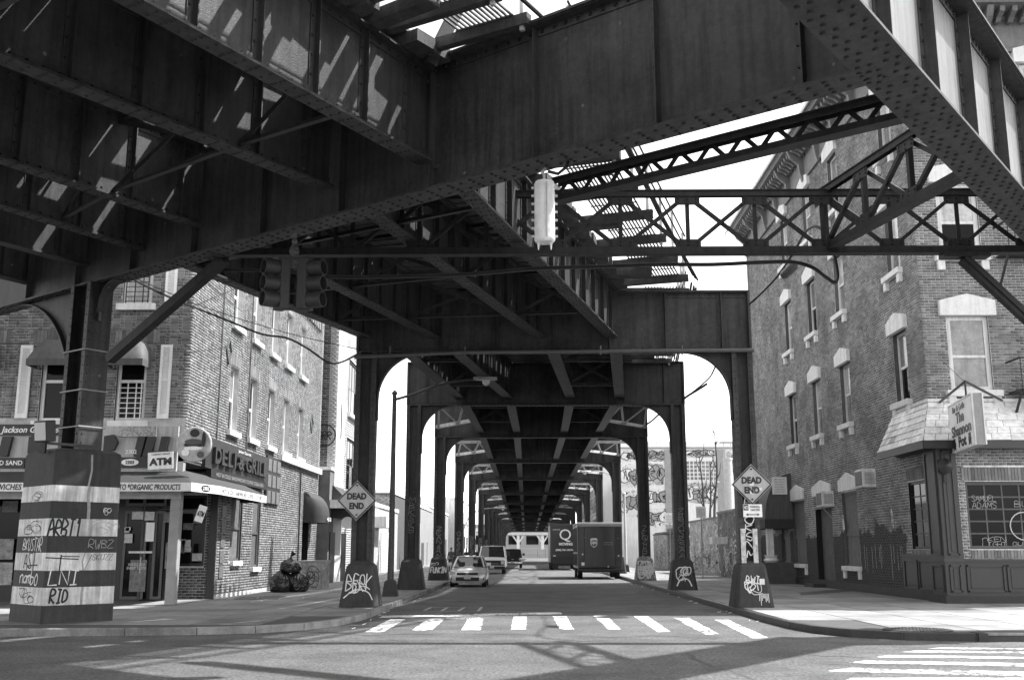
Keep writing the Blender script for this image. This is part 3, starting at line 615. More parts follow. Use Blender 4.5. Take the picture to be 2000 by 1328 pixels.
def bricks(par, fr, u0, u1, v0, v1, ch, bl, ops, m, single_n=0, near=None, flem=False, g=.018, proud=.014):
    O, U, N = fr; items = []; n = int((v1-v0)/ch)
    for r in range(n):
        a, b = v0+r*ch+g/2, v0+(r+1)*ch-g/2; c = (a+b)/2
        cut = sorted((p[0], p[2]) for p in ops if p[1]-ch*.4 < c < p[3]+ch*.4); free = []; x = u0
        for p, q in cut:
            if p > x: free.append((x, p))
            x = max(x, q)
        if x < u1: free.append((x, u1))
        for f0, f1 in free:
            x = f0-random.choice((0, .5, .25))*bl if not flem else f0-(.5*bl if r % 2 else 0); k = r
            if not flem: x = f0-((r % 2)*.5)*bl
            while x < f1:
                L = bl if not (flem and k % 2) else bl*.52
                if flem and r % 6 == 5: L = bl*.52
                p, q = max(x, f0)+g/2, min(x+L, f1)-g/2
                if q-p > .03: items.append((p, q, a, b, q-p > bl-g-.002))
                x += L; k += 1
    A = np.array([i[:4] for i in items]); full = np.array([i[4] for i in items])
    sel = np.zeros(len(A), bool)
    if single_n:
        cu, cv = near; d = ((A[:, 0]+A[:, 1])/2-cu)**2+(((A[:, 2]+A[:, 3])/2-cv))**2; d[~full] = 1e9; sel[np.argsort(d)[:single_n]] = True
    B = A[~sel]; k = len(B); dep = proud+rng.uniform(-.005, .006, k)
    C = np.zeros((k, 8, 3))
    for j, (ui, vi, w_) in enumerate(((0, 2, 0), (1, 2, 0), (1, 3, 0), (0, 3, 0), (0, 2, 1), (1, 2, 1), (1, 3, 1), (0, 3, 1))):
        C[:, j] = O+B[:, ui, None]*U+B[:, vi, None]*EZ+N*((dep if w_ else -.004*np.ones(k))[:, None])
    F = np.array([(4, 5, 6, 7), (0, 1, 5, 4), (1, 2, 6, 5), (2, 3, 7, 6), (3, 0, 4, 7)]); Q = (F[None]+8*np.arange(k)[:, None, None]).reshape(-1, 4)
    stuff(fastmesh('brick', C.reshape(-1, 3), Q, m, par, np.repeat(rng.random(k), 5)))
    if single_n:
        base = None
        for p, q, a, b in A[sel]:
            if base is None:
                cc = O+U*(p+q)/2+EZ*(a+b)/2+N*(proud/2); mb = MB().ob(cc, U, (q-p)/2, EZ, (b-a)/2, N, proud/2+.002); base = mb.build('brick', m, par); b0 = cc
            else: inst(base, 'brick', par, O+U*(p+q)/2+EZ*(a+b)/2+N*(proud/2)-b0)
def soldier(par, fr, u0, u1, v0, v1, m, w=.09, pr=.02):
    O, U, N = fr; n = max(1, int((u1-u0)/w)); s = (u1-u0)/n; base = None
    for i in range(n):
        c = O+U*(u0+s*(i+.5))+EZ*(v0+v1)/2
        if base is None: base = MB().ob(c+N*pr/2, U, s/2-.007, EZ, (v1-v0)/2-.006, N, pr/2+.004).build('brick', m, par); b0 = c
        else: inst(base, 'brick', par, c-b0)
def window(par, fr, u0, v0, u1, v1, dep=.16, fm=OFFW, rm=None, fw=.09, gl=(GLASS, GLASS), muntin=(0, 0), split=.5, name='window'):
    O, U, N = fr; P = lambda u, v, d: O+U*u+EZ*v+N*d; mb = MB(); uc, vc = (u0+u1)/2, (v0+v1)/2; hu_, hv = (u1-u0)/2, (v1-v0)/2
    d = -dep; mb.ob(P(u0+fw/2, vc, d), U, fw/2, EZ, hv-.003, N, .05); mb.ob(P(u1-fw/2, vc, d), U, fw/2, EZ, hv-.003, N, .05); mb.ob(P(uc, v0+fw/2, d), U, hu_-fw, EZ, fw/2, N, .049); mb.ob(P(uc, v1-fw/2, d), U, hu_-fw, EZ, fw/2, N, .049)
    vm = v0+(v1-v0)*split
    if split: mb.ob(P(uc, vm, d+.0), U, hu_-fw, EZ, .045, N, .04)
    nu, nv = muntin
    for i in range(1, nu): mb.ob(P(u0+fw+(u1-u0-2*fw)*i/nu, vc, d), U, .022, EZ, hv-fw, N, .022)
    for i in range(1, nv): mb.ob(P(uc, v0+fw+(v1-v0-2*fw)*i/nv, d), U, hu_-fw, EZ, .022, N, .02)
    o = mb.build(name, fm, par)
    cells = [(u0+fw*.6, v0+fw*.6, u1-fw*.6, vm, -.012), (u0+fw*.6, vm, u1-fw*.6, v1-fw*.6, .012)] if split else []
    if nu and nv: cells = [(u0+fw+(u1-u0-2*fw)*i/nu, v0+fw+(v1-v0-2*fw)*j/nv, u0+fw+(u1-u0-2*fw)*(i+1)/nu, v0+fw+(v1-v0-2*fw)*(j+1)/nv, 0) for i in range(nu) for j in range(nv)]
    elif not split: cells = [(u0+fw*.6, v0+fw*.6, u1-fw*.6, v1-fw*.6, 0)]
    for i, c in enumerate(cells):
        MB().ob(P((c[0]+c[2])/2, (c[1]+c[3])/2, d+c[4]), U, (c[2]-c[0])/2, EZ, (c[3]-c[1])/2, N, .006).build('pane', gl[i % len(gl)], o)
    mb = MB(); e = dep+.25; z = (-e, -.001)     # reveal and the dark room behind
    for a, b in (((u0, v0), (u0, v1)), ((u0, v1), (u1, v1)), ((u1, v1), (u1, v0)), ((u1, v0), (u0, v0))):
        mb.add([P(*a, z[0]), P(*b, z[0]), P(*b, z[1]), P(*a, z[1])], [(0, 1, 2, 3)])
    mb.add([P(u0, v0, -e), P(u1, v0, -e), P(u1, v1, -e), P(u0, v1, -e)], [(0, 1, 2, 3)])
    mb.build('reveal', rm or BLACKM, o)
    return o
def stone_sill(w_, fr, u0, u1, v, h=.2, out=.2, br=True, m=STONE):
    O, U, N = fr; mb = MB(); mb.ob(O+U*(u0+u1)/2+EZ*(v-h/2)+N*out/2, U, (u1-u0)/2, EZ, h/2, N, out/2+.01)
    if br:
        for u in (u0+.17, u1-.17): mb.ob(O+U*u+EZ*(v-h-.15)+N*out*.4, U, .12, EZ, .16, N, out*.38)
    mb.build('sill', m, w_, bevel=.015)
def stone_lintel(w_, fr, u0, u1, v, h1=.45, h2=.68, out=.16, m=STONE):
    O, U, N = fr; mb = MB(); mb.prism([(u0, v), (u1, v), (u1, v+h1), ((u0+u1)/2, v+h2), (u0, v+h1)], O, U, EZ, N, -.02, out); mb.build('lintel', m, w_, bevel=.012)
# ---------------------------------------------------------------- the corner bar
PX, PY, PE, PH = 12.9, 33.55, 58.9, 19.75
pub = thing('corner_bar_building', (PX, PY, 0), 'four storey brick corner building with white stone lintels and a shingled bar front', 'building')
fs_ = (V(PX, PE, 0), V(0, -1, 0), V(-1, 0, 0)); ff_ = (V(PX, PY, 0), EX, -EY)
su = lambda Y: PE-Y
def side_uv(px, py): p = AX(px, py, PX); return su(p[1]), p[2]
def front_uv(px, py, Y=PY): p = AY(px, py, Y); return p[0]-PX, p[2]
WY = [35.72, 42.1, 46.3, 50.55]; ops = []; wins = []
for fl, (v0, v1) in enumerate(((6.68, 9.1), (11.22, 13.68), (15.58, 18.0))):
    for Y in WY: ops.append((su(Y)-.64, v0, su(Y)+.64, v1)); wins.append(ops[-1])
def gw(x0, x1, y0, y1): a = side_uv(x0, y1); b = side_uv(x1, y0); return (a[0], a[1], b[0], b[1])
gB, gD, gA = gw(1552, 1570, 968, 1088), gw(1651, 1673, 958, 1092), gw(1529, 1539, 975, 1086)
def rect(p, v0, v1): return (p[0], v0, p[2], v1)
gB, gD, gA = rect(gB, 1.1, 4.0), rect(gD, 1.1, 4.0), rect(gA, 1.1, 4.0)
gdoor = rect(gw(1600, 1624, 990, 1138), .18, 3.5); gcw = rect(gw(1783, 1809, 945, 1073), 1.75, 3.95)
sops = ops+[gA, gB, gD, gdoor, gcw]
wall_sheet(pub, fs_, 0, PE-PY, 0, PH, sops, MOR_PS)
bricks(pub, fs_, 0, PE-PY+.012, .45, PH-1.2, .093, .275, [(p[0]-.01, p[1], p[2]+.01, p[3]) for p in sops], BRK_PS, 150, (PE-PY, 8))
fw1, fw2, fw3, fw4 = front_uv(1860, 770), front_uv(1928, 617), front_uv(1838, 512), front_uv(1914, 365)
f2 = (fw1[0], 6.73, fw2[0], 9.18); f3 = (fw1[0], 11.22, fw2[0], 13.72); f4 = (fw1[0], 15.58, fw2[0], 18)
sh = 3.2; fops = [f2, f3, f4]+[(p[0]+sh*k, p[1], p[2]+sh*k, p[3]) for p in (f2, f3, f4) for k in (1, 2)]
wall_sheet(pub, ff_, 0, 13, 4.6, PH, fops, MOR_P)
bricks(pub, ff_, -.012, 13, 4.6, PH-1.2, .093, .275, [(p[0]-.01, p[1], p[2]+.01, p[3]) for p in fops], BRK_P, 140, (1.5, 8))
CURT = mat('white_curtain_glass', .5, .1, .35, 2, spec=.8, streak=.3)
for k, p in enumerate(wins):
    o = window(pub, fs_, *p, dep=.2, rm=BRK_D, gl=(GLASSL, CURT) if k % 3 else (GLASS, GLASSL)); stone_sill(o, fs_, p[0]-.2, p[2]+.2, p[1]); stone_lintel(o, fs_, p[0]-.22, p[2]+.22, p[3])
for k, p in enumerate(fops):
    o = window(pub, ff_, *p, dep=.12, rm=BRK_D, fw=.14, gl=(GLASSL, GLASSL) if k == 0 else ((GLASS, CURT) if k == 1 else (GLASSL, CURT)), split=.46); stone_sill(o, ff_, p[0]-.22, p[2]+.22, p[1]); stone_lintel(o, ff_, p[0]-.24, p[2]+.24, p[3], .5, .72)
BOARD = mat('boarded_window', .14, .7, .25, 4, streak=.2)
for p in (gA, gB, gD):
    o = window(pub, fs_, *p, dep=.12, fm=DGREY, rm=BRK_D, gl=(BOARD, BOARD), split=.42); stone_sill(o, fs_, p[0]-.12, p[2]+.12, p[1], .18, .14); stone_lintel(o, fs_, p[0]-.12, p[2]+.12, p[3]+.05, .45, .72, .1)
o = window(pub, fs_, *gdoor, dep=.45, fm=BLACK, rm=BLACKM, gl=(BLACKM,), split=0, name='door'); stone_lintel(o, fs_, gdoor[0]-.1, gdoor[2]+.1, 4.05, .42, .66, .1)
p = side_uv(1607, 1149); MB().ob(fs_[0]+fs_[1]*p[0]+EZ*.22+fs_[2]*.3, fs_[1], .75, EZ, .08, fs_[2], .3).build('step', PLINTH, o)
window(pub, fs_, *gcw, dep=.1, fm=BLACK, rm=BLACKM, muntin=(2, 5), split=0)
soldier(pub, fs_, gcw[0]-.05, gcw[2]+.05, gcw[3]+.03, gcw[3]+.42, BRK_P, .1); soldier(pub, fs_, gcw[0]-.05, gcw[2]+.05, gcw[1]-.25, gcw[1]-.02, BRK_P, .1)
MB().ob(fs_[0]+fs_[1]*(PE-PY)/2+EZ*.28+fs_[2]*.05, fs_[1], (PE-PY)/2, EZ, .19, fs_[2], .055).build('plinth', PLINTH, pub)
# white drips and painted-out lower wall
mb = MB()
for i in range(15):
    u = random.uniform(su(41.5), su(36.8)); h = random.uniform(.6, 1.3); x = u; pts = [(u, 1.95-random.uniform(0, .12))]
    for k in range(4): pts.append((u+random.uniform(-.02, .02), 1.9-h*(k+1)/4))
    ribbon(mb, pts, random.uniform(.02, .055), *(fs_[0], fs_[1], EZ, fs_[2]), off=.022)
stuff(mb.build('paint_drip', GG, pub)); mb = MB()
for c, h in ((43.4, .55), (37.6, .6)):
    u = su(c); 
    for k in range(3): scribble(mb, u-.12, 2.55, .25, .55, .05, (fs_[0], fs_[1], EZ, fs_[2]), 2, .024)
stuff(mb.build('paint_mark', GW, pub))
MB().box(PX+.25, PX+13, PY+.5, PE-.1, .02, PH-.05).build('inner_mass', BRK_D, pub); MB().box(PX-.05, PX+13, PE+.001, PE+.3, 0, PH).build('rear_wall', BRK_P, pub)
MB().box(PX+.02, PX+13, PY+.02, PE, PH-.04, PH+.15).build('roof', DGREY, pub)
# cornice with brackets
def cornice(fr, L, v, par):
    O, U, N = fr; prof = [(0, 0), (.12, 0), (.16, .12), (.12, .2), (.12, 1.15), (.2, 1.2), (.2, 1.32), (.95, 1.38), (.95, 1.5), (1.05, 1.6), (1.1, 1.78), (0, 1.85)]
    mb = MB(); A_ = [O+N*p[0]+EZ*(v+p[1])-U*(0 if N[1] < -.5 else 0) for p in prof]; e = 1.1
    B_ = [O+U*(L+p[0])+N*p[0]+EZ*(v+p[1]) for p in prof] if N[0] < -.5 else [O+U*L+N*p[0]+EZ*(v+p[1]) for p in prof]
    if N[1] < -.5: A_ = [O-U*p[0]+N*p[0]+EZ*(v+p[1]) for p in prof]
    mb.loft([A_, B_]); c = mb.build('cornice', CORN, par); n = int(L/.42); base = None; big = None
    MB().ob(O+U*L/2+EZ*(v+1.62)+N*1.12, U, L/2+.9, EZ, .05, N, .03).build('gutter_edge', OFFW, c)
    for i in range(n):
        b = O+U*(.3+i*.42)+EZ*(v+1.2)
        if i % 6 == 0:
            if big is None:
                mb = MB(); mb.prism([(.1, -1.25), (.2, -1.3), (.3, -.9), (.35, -.5), (.7, -.2), (.85, .15), (.1, .17)], b, N, EZ, U, -.11, .11); big = mb.build('corbel', CORN, c); bb0 = b
            else: inst(big, 'corbel', c, b-bb0)
        else:
            if base is None:
                mb = MB(); mb.prism([(.19, -.22), (.34, -.24), (.48, -.12), (.74, -.02), (.78, .16), (.19, .17)], b, N, EZ, U, -.085, .085); base = mb.build('modillion', CORN, c); b0 = b
            else: inst(base, 'modillion', c, b-b0)
cornice(fs_, PE-PY, PH-1.35, pub); cornice(ff_, 13, PH-1.35, pub)
# bar front: ground floor brought forward, panelled pilaster at the corner
GY = 32.75; gf_ = (V(PX, GY, 0), EX, -EY)
def fu(px, py): p = AY(px, py, GY); return p[0]-PX, p[2]
w0 = fu(1895, 1072); w1 = fu(2080, 940); pub_w = (w0[0], w0[1], w0[0]+3.9, w1[1]); u_p = fu(1869, 1000)[0]
wall_sheet(pub, gf_, 0, 13, .3, 5.2, [pub_w, (pub_w[2]+.6, .3, pub_w[2]+2, 3.4)], MOR_P, 'bar_front_wall')
vb = pub_w[1]-.35
bricks(pub, gf_, u_p, 13, vb, 5.1, .09, .235, [(pub_w[0], pub_w[1]-.3, pub_w[2], pub_w[3]+.46), (pub_w[2]+.6, .3, pub_w[2]+2, 3.4)], BRK_P, 0, None)
soldier(pub, gf_, pub_w[0]-.1, pub_w[2]+.1, pub_w[3]+.02, pub_w[3]+.44, BRK_P, .1, .03); soldier(pub, gf_, pub_w[0], pub_w[2], pub_w[1]-.28, pub_w[1]-.02, BRK_P, .1, .03)
bw_ = window(pub, gf_, *pub_w, dep=.14, fm=DGREY, rm=BLACKM, muntin=(7, 5), split=0, fw=.1)
def panel(par, fr, u0, u1, v0, v1, m=WOOD, fw=.05):    # raised moulding round a recessed field
    O, U, N = fr; P = lambda u, v: O+U*u+EZ*v
    mb = MB()
    for a, b in (((u0, v0), (u1, v0)), ((u1, v0), (u1, v1)), ((u1, v1), (u0, v1)), ((u0, v1), (u0, v0))): mb.beam(P(*a)+N*.02, P(*b)+N*.02, .05, .05, up=N, ext=.02)
    mb.build('panel_moulding', m, par); return MB().ob(P((u0+u1)/2, (v0+v1)/2)+N*.006, U, (u1-u0)/2-.09, EZ, (v1-v0)/2-.09, N, .012).build('panel', m, par, bevel=.006)
wz = pub_w[1]-.36
MB().box(PX-.02, PX+13, GY-.1, GY-.002, .36, wz).build('dado', WOOD, pub); MB().box(PX-.1, PX+13, GY-.16, GY-.0, .08, .36).build('plinth', PLINTH, pub); MB().box(PX-.02, PX+13, GY-.15, GY+.0, wz, wz+.07).build('dado_rail', WOOD, pub)
gd_ = (V(PX, GY-.1, 0), EX, -EY); x = u_p+.12
for k in range(5): panel(pub, gd_, x, x+1.1, .5, wz-.13); x += 1.22
PF = GY-.24; MB().box(PX-.28, PX+u_p, PF, GY+.9, .36, 4.9).build('corner_pilaster', WOOD, pub); MB().box(PX-.36, PX+u_p+.06, PF-.08, GY+1.1, .08, .38).build('plinth', PLINTH, pub); MB().box(PX-.32, PX+u_p+.03, PF-.05, GY+.95, wz-.02, wz+.09).build('dado_rail', WOOD, pub)
gp_ = (V(PX, PF, 0), EX, -EY); panel(pub, gp_, -.14, u_p-.14, .5, wz-.13); panel(pub, gp_, -.14, u_p-.14, wz+.2, 4.7)
gs_ = (V(PX-.28, GY+.9, 0), -EY, -EX); panel(pub, gs_, .18, .95, .5, wz-.13); panel(pub, gs_, .18, .95, wz+.2, 4.7)
MB().box(PX-.06, PX+.01, GY+.9, 36.8, .36, 1.5).build('dado', WOOD, pub); MB().box(PX-.12, PX+.01, GY+.9, 36.8, 1.5, 1.58).build('dado_rail', WOOD, pub)
gq_ = (V(PX-.06, 36.7, 0), -EY, -EX); panel(pub, gq_, .15, 1.3, .5, 1.38); panel(pub, gq_, 1.5, 2.7, .5, 1.38)
MB().box(PX+.05, PX+13, GY+.02, PY-.02, 4.8, 5.0).build('ceiling', WOOD, pub); MB().box(PX, PX+.1, GY, PY+.05, .3, 5.0).build('return_wall', WOOD, pub)
# neon signs inside the window
NEON = mat('neon_tube', .3, .4, .0, 5, emit=.06)
gn_ = (V(PX, GY+.11, 0), EX, -EY)
def neon(label, word, px0, px1, py0, py1, two=None, th=.009):
    a, b = fu(px0, py1), fu(px1, py0); t = thing('neon_sign', V(PX+a[0], GY+.1, a[1]), label, 'neon sign')
    mb = MB(); frm = (gn_[0], EX, EZ, -EY); h = b[1]-a[1]
    if two: tagword(mb, two, a[0], a[1], b[0]-a[0], h*.44, th, frm, jit=.05); tagword(mb, word, a[0], a[1]+h*.53, b[0]-a[0], h*.42, th, frm, jit=.05)
    else: tagword(mb, word, a[0], a[1], b[0]-a[0], h, th, frm, jit=.04)
    mb.build('tube', NEON, t); return t
neon('ornate neon beer sign behind the top left panes of the bar window', 'SAMUEL', 1901, 1948, 966, 992, 'ADAMS')
neon('script neon sign cut off by the right edge of the bar window', 'BU', 1983, 2012, 978, 989)
neon('small neon word sign low at the right of the bar window', 'GUI', 1980, 2012, 1058, 1065)
neon('two-line neon beer sign at the foot of the bar window', 'nKEN', 1922, 1968, 1047, 1067, 'LIGHT')
a = fu(2003, 1027); t = thing('neon_sign', V(PX+a[0], GY+.1, a[1]), 'round neon ring sign at the right edge of the bar window', 'neon sign')
MB().tube([V(PX+a[0]+.42*math.cos(q), GY+.1, a[1]+.42*math.sin(q)) for q in (2*math.pi*k/20 for k in range(21))], .018, 5, False).build('tube', NEON, t)
# shingled mansard canopy wrapping the corner
cn = thing('shingled_canopy', (PX, GY, 5), 'white painted shingle canopy wrapping the corner above the bar', 'canopy')
T0, T1, T2 = V(PX-.03, 36.65, 6.37), V(PX-.03, PY-.03, 6.37), V(PX+13, PY-.03, 6.37); B0, B1, B2 = V(PX-.75, 36.5, 5.0), V(PX-.75, GY-.5, 5.0), V(PX+13, GY-.5, 5.0)
mb = MB(); mb.add([T0, T1, T2, B0, B1, B2], [(0, 3, 4, 1), (1, 4, 5, 2)]); mb.add([B0, B1, B2, B0-EZ*.02, B1-EZ*.02, B2-EZ*.02], [(0, 3, 4, 1), (1, 4, 5, 2)]); mb.build('sheathing', DGREY, cn)
mb = MB(); mb.add([B0+V(.05, 0, -.01), B1+V(.05, .05, -.01), B2+V(0, .05, -.01), V(PX, 36.5, 4.82), V(PX, GY, 4.82), V(PX+13, GY, 4.82)], [(0, 3, 4, 1), (1, 4, 5, 2)]); mb.build('soffit', WOOD, cn)
MB().beam(B0+EZ*-.12, B1+EZ*-.12, .06, .24).build('fascia', WOOD, cn); MB().beam(B1-EZ*.12, B2-EZ*.12, .06, .24).build('fascia', WOOD, cn)
nr_ = 6; cnt = 0
for (ta, tb, ba, bb, wd) in ((T0, T1, B0, B1, .62), (T1, T2, B1, B2, .58)):
    nrm = unit(np.cross(bb-ba, ta-ba)); nrm = nrm if nrm[2] > 0 else -nrm
    for r in range(nr_):
        f0, f1 = r/nr_, (r+1.12)/nr_; a0_, b0_ = ba+(ta-ba)*f0, bb+(tb-bb)*f0; a1_, b1_ = ba+(ta-ba)*min(f1, 1), bb+(tb-bb)*min(f1, 1); L = np.linalg.norm(b0_-a0_)
        cuts = [0]; x = random.uniform(.3, .6)
        while x < L-.2: cuts.append(x); x += wd*random.uniform(.6, 1.25)
        cuts.append(L)
        for c0, c1 in zip(cuts, cuts[1:]):
            if c0 > 7: break
            g0, g1 = (c0+.008)/L, (c1-.008)/L; e = random.uniform(.0, .02); lift = nrm*(.03+random.uniform(0, .012))
            q = [a0_+(b0_-a0_)*g0+lift-(ta-ba)*e*.3, a0_+(b0_-a0_)*g1+lift-(ta-ba)*e*.3, a1_+(b1_-a1_)*g1+nrm*.008, a1_+(b1_-a1_)*g0+nrm*.008]
            mb = MB(); mb.add(q+[p-nrm*.018 for p in q], [(0, 1, 2, 3), (7, 6, 5, 4), (0, 4, 5, 1), (1, 5, 6, 2), (2, 6, 7, 3), (3, 7, 4, 0)]); mb.build('shingle', SHING if random.random() > .06 or r > 1 else GREYS, cn)
MB().beam(T0+V(-.03, 0, .04), T1+V(-.03, 0, .04), .08, .1).build('flashing', OFFW, cn); MB().beam(T1+V(-.03, -.03, .04), T2+V(0, -.03, .04), .08, .1).build('flashing', OFFW, cn)
# hanging sign
SA, SB = V(13.13, 32.6, 0), V(12.64, 29.7, 0); U_ = unit(SB-SA); N_ = np.cross(U_, EZ); zlo, zhi = AY(1862, 886, 32.6)[2], AY(1854, 794, 32.6)[2]
sg = thing('hanging_bar_sign', (SA+SB)/2+EZ*zlo, 'white box sign with black lettering hanging over the bar corner', 'sign')
L = np.linalg.norm(SB-SA); mid = (SA+SB)/2; zc = (zlo+zhi)/2; hh = (zhi-zlo)/2
MB().ob(mid+EZ*zc-N_*.16, U_, L/2, EZ, hh, N_, .13).build('box', GREYS, sg); MB().ob(mid+EZ*zc-N_*.012, U_, L/2-.06, EZ, hh-.05, N_, .016).build('face', WHITE, sg)
mb = MB()
for s in (1, -1): mb.ob(mid+EZ*(zc+s*(hh-.02)), U_, L/2, EZ, .025, N_, .02); mb.ob(mid+U_*s*(L/2-.025)+EZ*zc, U_, .025, EZ, hh-.046, N_, .019); mb.ob(mid+U_*(L/2+.0)+EZ*zc-N_*(.155+s*.14), U_, .02, EZ, hh, N_, .02)
mb.build('trim', OFFW, sg); fo = mid+N_*.006
text('Bar & Grille', fo+EZ*(zc+hh*.72)-U_*.15, U_, EZ, .19, BLACK, sg, 1.55, shear=.15)
text('The', fo+EZ*(zc+hh*.32)-U_*.05, U_, EZ, .33, BLACK, sg, 1.0, bold=.03); text('Shannon', fo+EZ*(zc-hh*.18), U_, EZ, .33, BLACK, sg, 2.4, bold=.03); text('Pot', fo+EZ*(zc-hh*.66)+U_*.05, U_, EZ, .33, BLACK, sg, .95, bold=.03)
for s in (-.95, .95):
    mb = MB(); c = fo+EZ*(zc-hh*.68)+U_*s; mb.prism([(-.13, .16), (.13, .16), (.1, .1), (.16, 0), (.12, -.12), (.16, -.2), (.06, -.15), (-.06, -.15), (-.16, -.2), (-.12, -.12), (-.16, 0), (-.1, .1)], c, U_, EZ, N_, .0, .012); mb.build('pot_emblem', BLACK, sg)
tp = AY(1915, 750, 34.0); pv = (mid+EZ*(zhi+.3))
MB().tube([mid+EZ*(zhi+.42)+U_*.9, AY(1836, 785, PY-.1)], .04, 6).build('bracket_arm', BLACK, sg); MB().tube([mid+EZ*(zhi+.42)+U_*.9, AY(1957, 782, PY-.1)], .04, 6).build('bracket_arm', BLACK, sg); MB().tube([mid+EZ*(zhi+.44)+U_*.9, mid+EZ*(zhi-.02)+U_*.9], .03, 6).build('hanger', BLACK, sg); MB().tube([mid+EZ*(zhi+.4)+U_*.9, AY(1835, 700, PY-.05)], .01, 4).build('guy_wire', CABLE, sg)
# alarm bell, air conditioners, fire escape, porch awning
a = AY(1846, 910, PF-.12); t = thing('alarm_bell', a, 'round dark alarm bell fixed to the corner pilaster under the canopy', 'lamp'); MB().lathe([(.02, -.02), (.17, 0), (.24, .06), (.24, .12), (.12, .2), (.05, .24)], a+V(0, .1, 0), -EY, 14).build('gong', BLACK, t, smooth=True); MB().beam(a+V(0, .1, -.25), a+V(0, .1, -.5), .12, .1).build('bracket', BLACK, t)
def aircon(y0, pa_, pb_, lb, X0=PX):
    y1 = y0+.95; z0, z1 = AY(1650, pb_, y0)[2], AY(1650, pa_, y0)[2]; t = thing('air_conditioner', ((X0-.4), (y0+y1)/2, z0), lb, 'air conditioner', 'air conditioners on the bar side wall')
    MB().box(X0-.5, X0+.02, y0, y1, z0, z1).build('case', OFFW, t, bevel=.03); n = 9
    for k in range(n): z = z0+.12+(z1-z0-.24)*(k+.5)/n; MB().box(X0-.42, X0-.06, y0-.012, y0-.002, z-.012, z+.012).build('louvre', GREYS, t)
    MB().box(X0-.515, X0-.502, y0+.1, y1-.1, z0+.08, z1-.08).build('coil', DGREY, t); MB().beam((X0-.4, (y0+y1)/2, z0), (X0, (y0+y1)/2, z0-.45), .05, .05).build('bracket', GREYS, t)
aircon(39.1, 915, 951, 'larger white air conditioner over the boarded side window of the bar'); aircon(44.6, 958, 989, 'smaller white air conditioner above the side door of the bar')
pa = thing('porch_awning', (PX, 53, 3), 'dark rounded porch awning on the side wall of the bar', 'awning')
ya, yb = 51.6, 55.5; k = 8; arcp = [(-.1, 3.0)]+[(-1.3*math.sin(math.pi/2*i/k), 3.0+.3+2.3*(math.cos(math.pi/2*i/k))) for i in range(k, -1, -1)]
MB().prism([(-p[0], p[1]) for p in [(0, 3.2)]+[(-1.35*math.sin(math.pi/2*i/k), 3.2+2.2*math.cos(math.pi/2*i/k)) for i in range(k, -1, -1)]], (PX, ya, 0), -EX, EZ, EY, 0, yb-ya).build('canopy', CANVG, pa, smooth=True); MB().box(PX-1.38, PX, ya-.02, yb+.02, 2.75, 3.2).build('valance', CANV, pa)
p = AY(1523, 948, ya-.1); MB().box(p[0]-.36, p[0]+.36, ya-.05, ya-.021, p[2]-.42, p[2]+.42).build('notice', WHITE, pa); 
for i in range(6): text('OPEN DAILY LUNCH'[: 14-i], (p[0], ya-.052, p[2]+.3-i*.12), EX, EZ, .05, DGREY, pa, .5)
MB().box(PX-1.25, PX-.95, ya+.2, ya+.5, .15, 2.8).build('post', OFFW, pa); MB().box(PX-1.5, PX-.02, ya-.3, ya+.6, .15, 1.15).build('planter', BRK_D, pa); MB().lathe([(.3, 0), (.38, .1), (.28, .2), (.34, .34)], (PX-1.1, ya+.2, 1.15), n=12).build('urn', STONE, pa, smooth=True)
fe = thing('fire_escape', AY(1985, 640, PY-.4), 'black iron fire escape at the right edge of the brick corner building', 'fire escape'); p0 = AY(1972, 530, PY-.9); 
for z in (6.6, 11.1):
    x0 = p0[0]; MB().box(x0, x0+3, PY-1.05, PY-.05, z, z+.06).build('platform', BLACK, fe)
    for k in range(14): MB().beam((x0+k*.22, PY-1.03, z+.06), (x0+k*.22, PY-1.03, z+1.0), .025, .025).build('baluster', BLACK, fe)
    MB().beam((x0, PY-1.03, z+1.02), (x0+3, PY-1.03, z+1.02), .05, .05).build('rail', BLACK, fe); MB().beam((x0, PY-1., z), (x0, PY-.03, z-1.1), .06, .06).build('bracket', BLACK, fe)
    MB().beam((x0, PY-1.03, z+1.02), (x0, PY-.05, z+1.02), .05, .05).build('rail', BLACK, fe)
# ---------------------------------------------------------------- the deli building, left
DX, DY, DE, DH = -10.2, 31.2, 51.6, 13.6
deli = thing('deli_building', (DX, DY, 0), 'brick corner building with white shutters and round awnings above a deli', 'building')
ds_ = (V(DX, DY, 0), EY, EX); df_ = (V(DX-16, DY, 0), EX, -EY)
def du(px, py): p = AX(px, py, DX); return p[1]-DY, p[2]
def dfu(px, py, Y=DY): p = AY(px, py, Y); return p[0]-(DX-16), p[2]
sw_ = []
for px in (455, 494, 529.5, 559.5, 588): u = du(px, 800)[0]; sw_ += [(u-.55, 5.75, u+.55, 8.0), (u-.55, 9.45, u+.55, 11.7)]
ent = 3.9                                        # ground floor is cut back at the corner entrance
gops = [(0, 0, ent, 4.35)]; g1 = (5.4, 1.35, 6.9, 3.6); g2 = (8.3, 1.1, 9.5, 3.6); g3 = (17.2, .15, 18.6, 3.2)
wall_sheet(deli, ds_, 0, DE-DY, 0, DH, sw_+gops+[g1, g2, g3], MOR_L)
bricks(deli, ds_, -.012, DE-DY, .3, DH, .09, .235, [(p[0]-.01, p[1], p[2]+.01, p[3]) for p in sw_+gops+[g1, g2, g3]], BRK_L, 0, None, True)
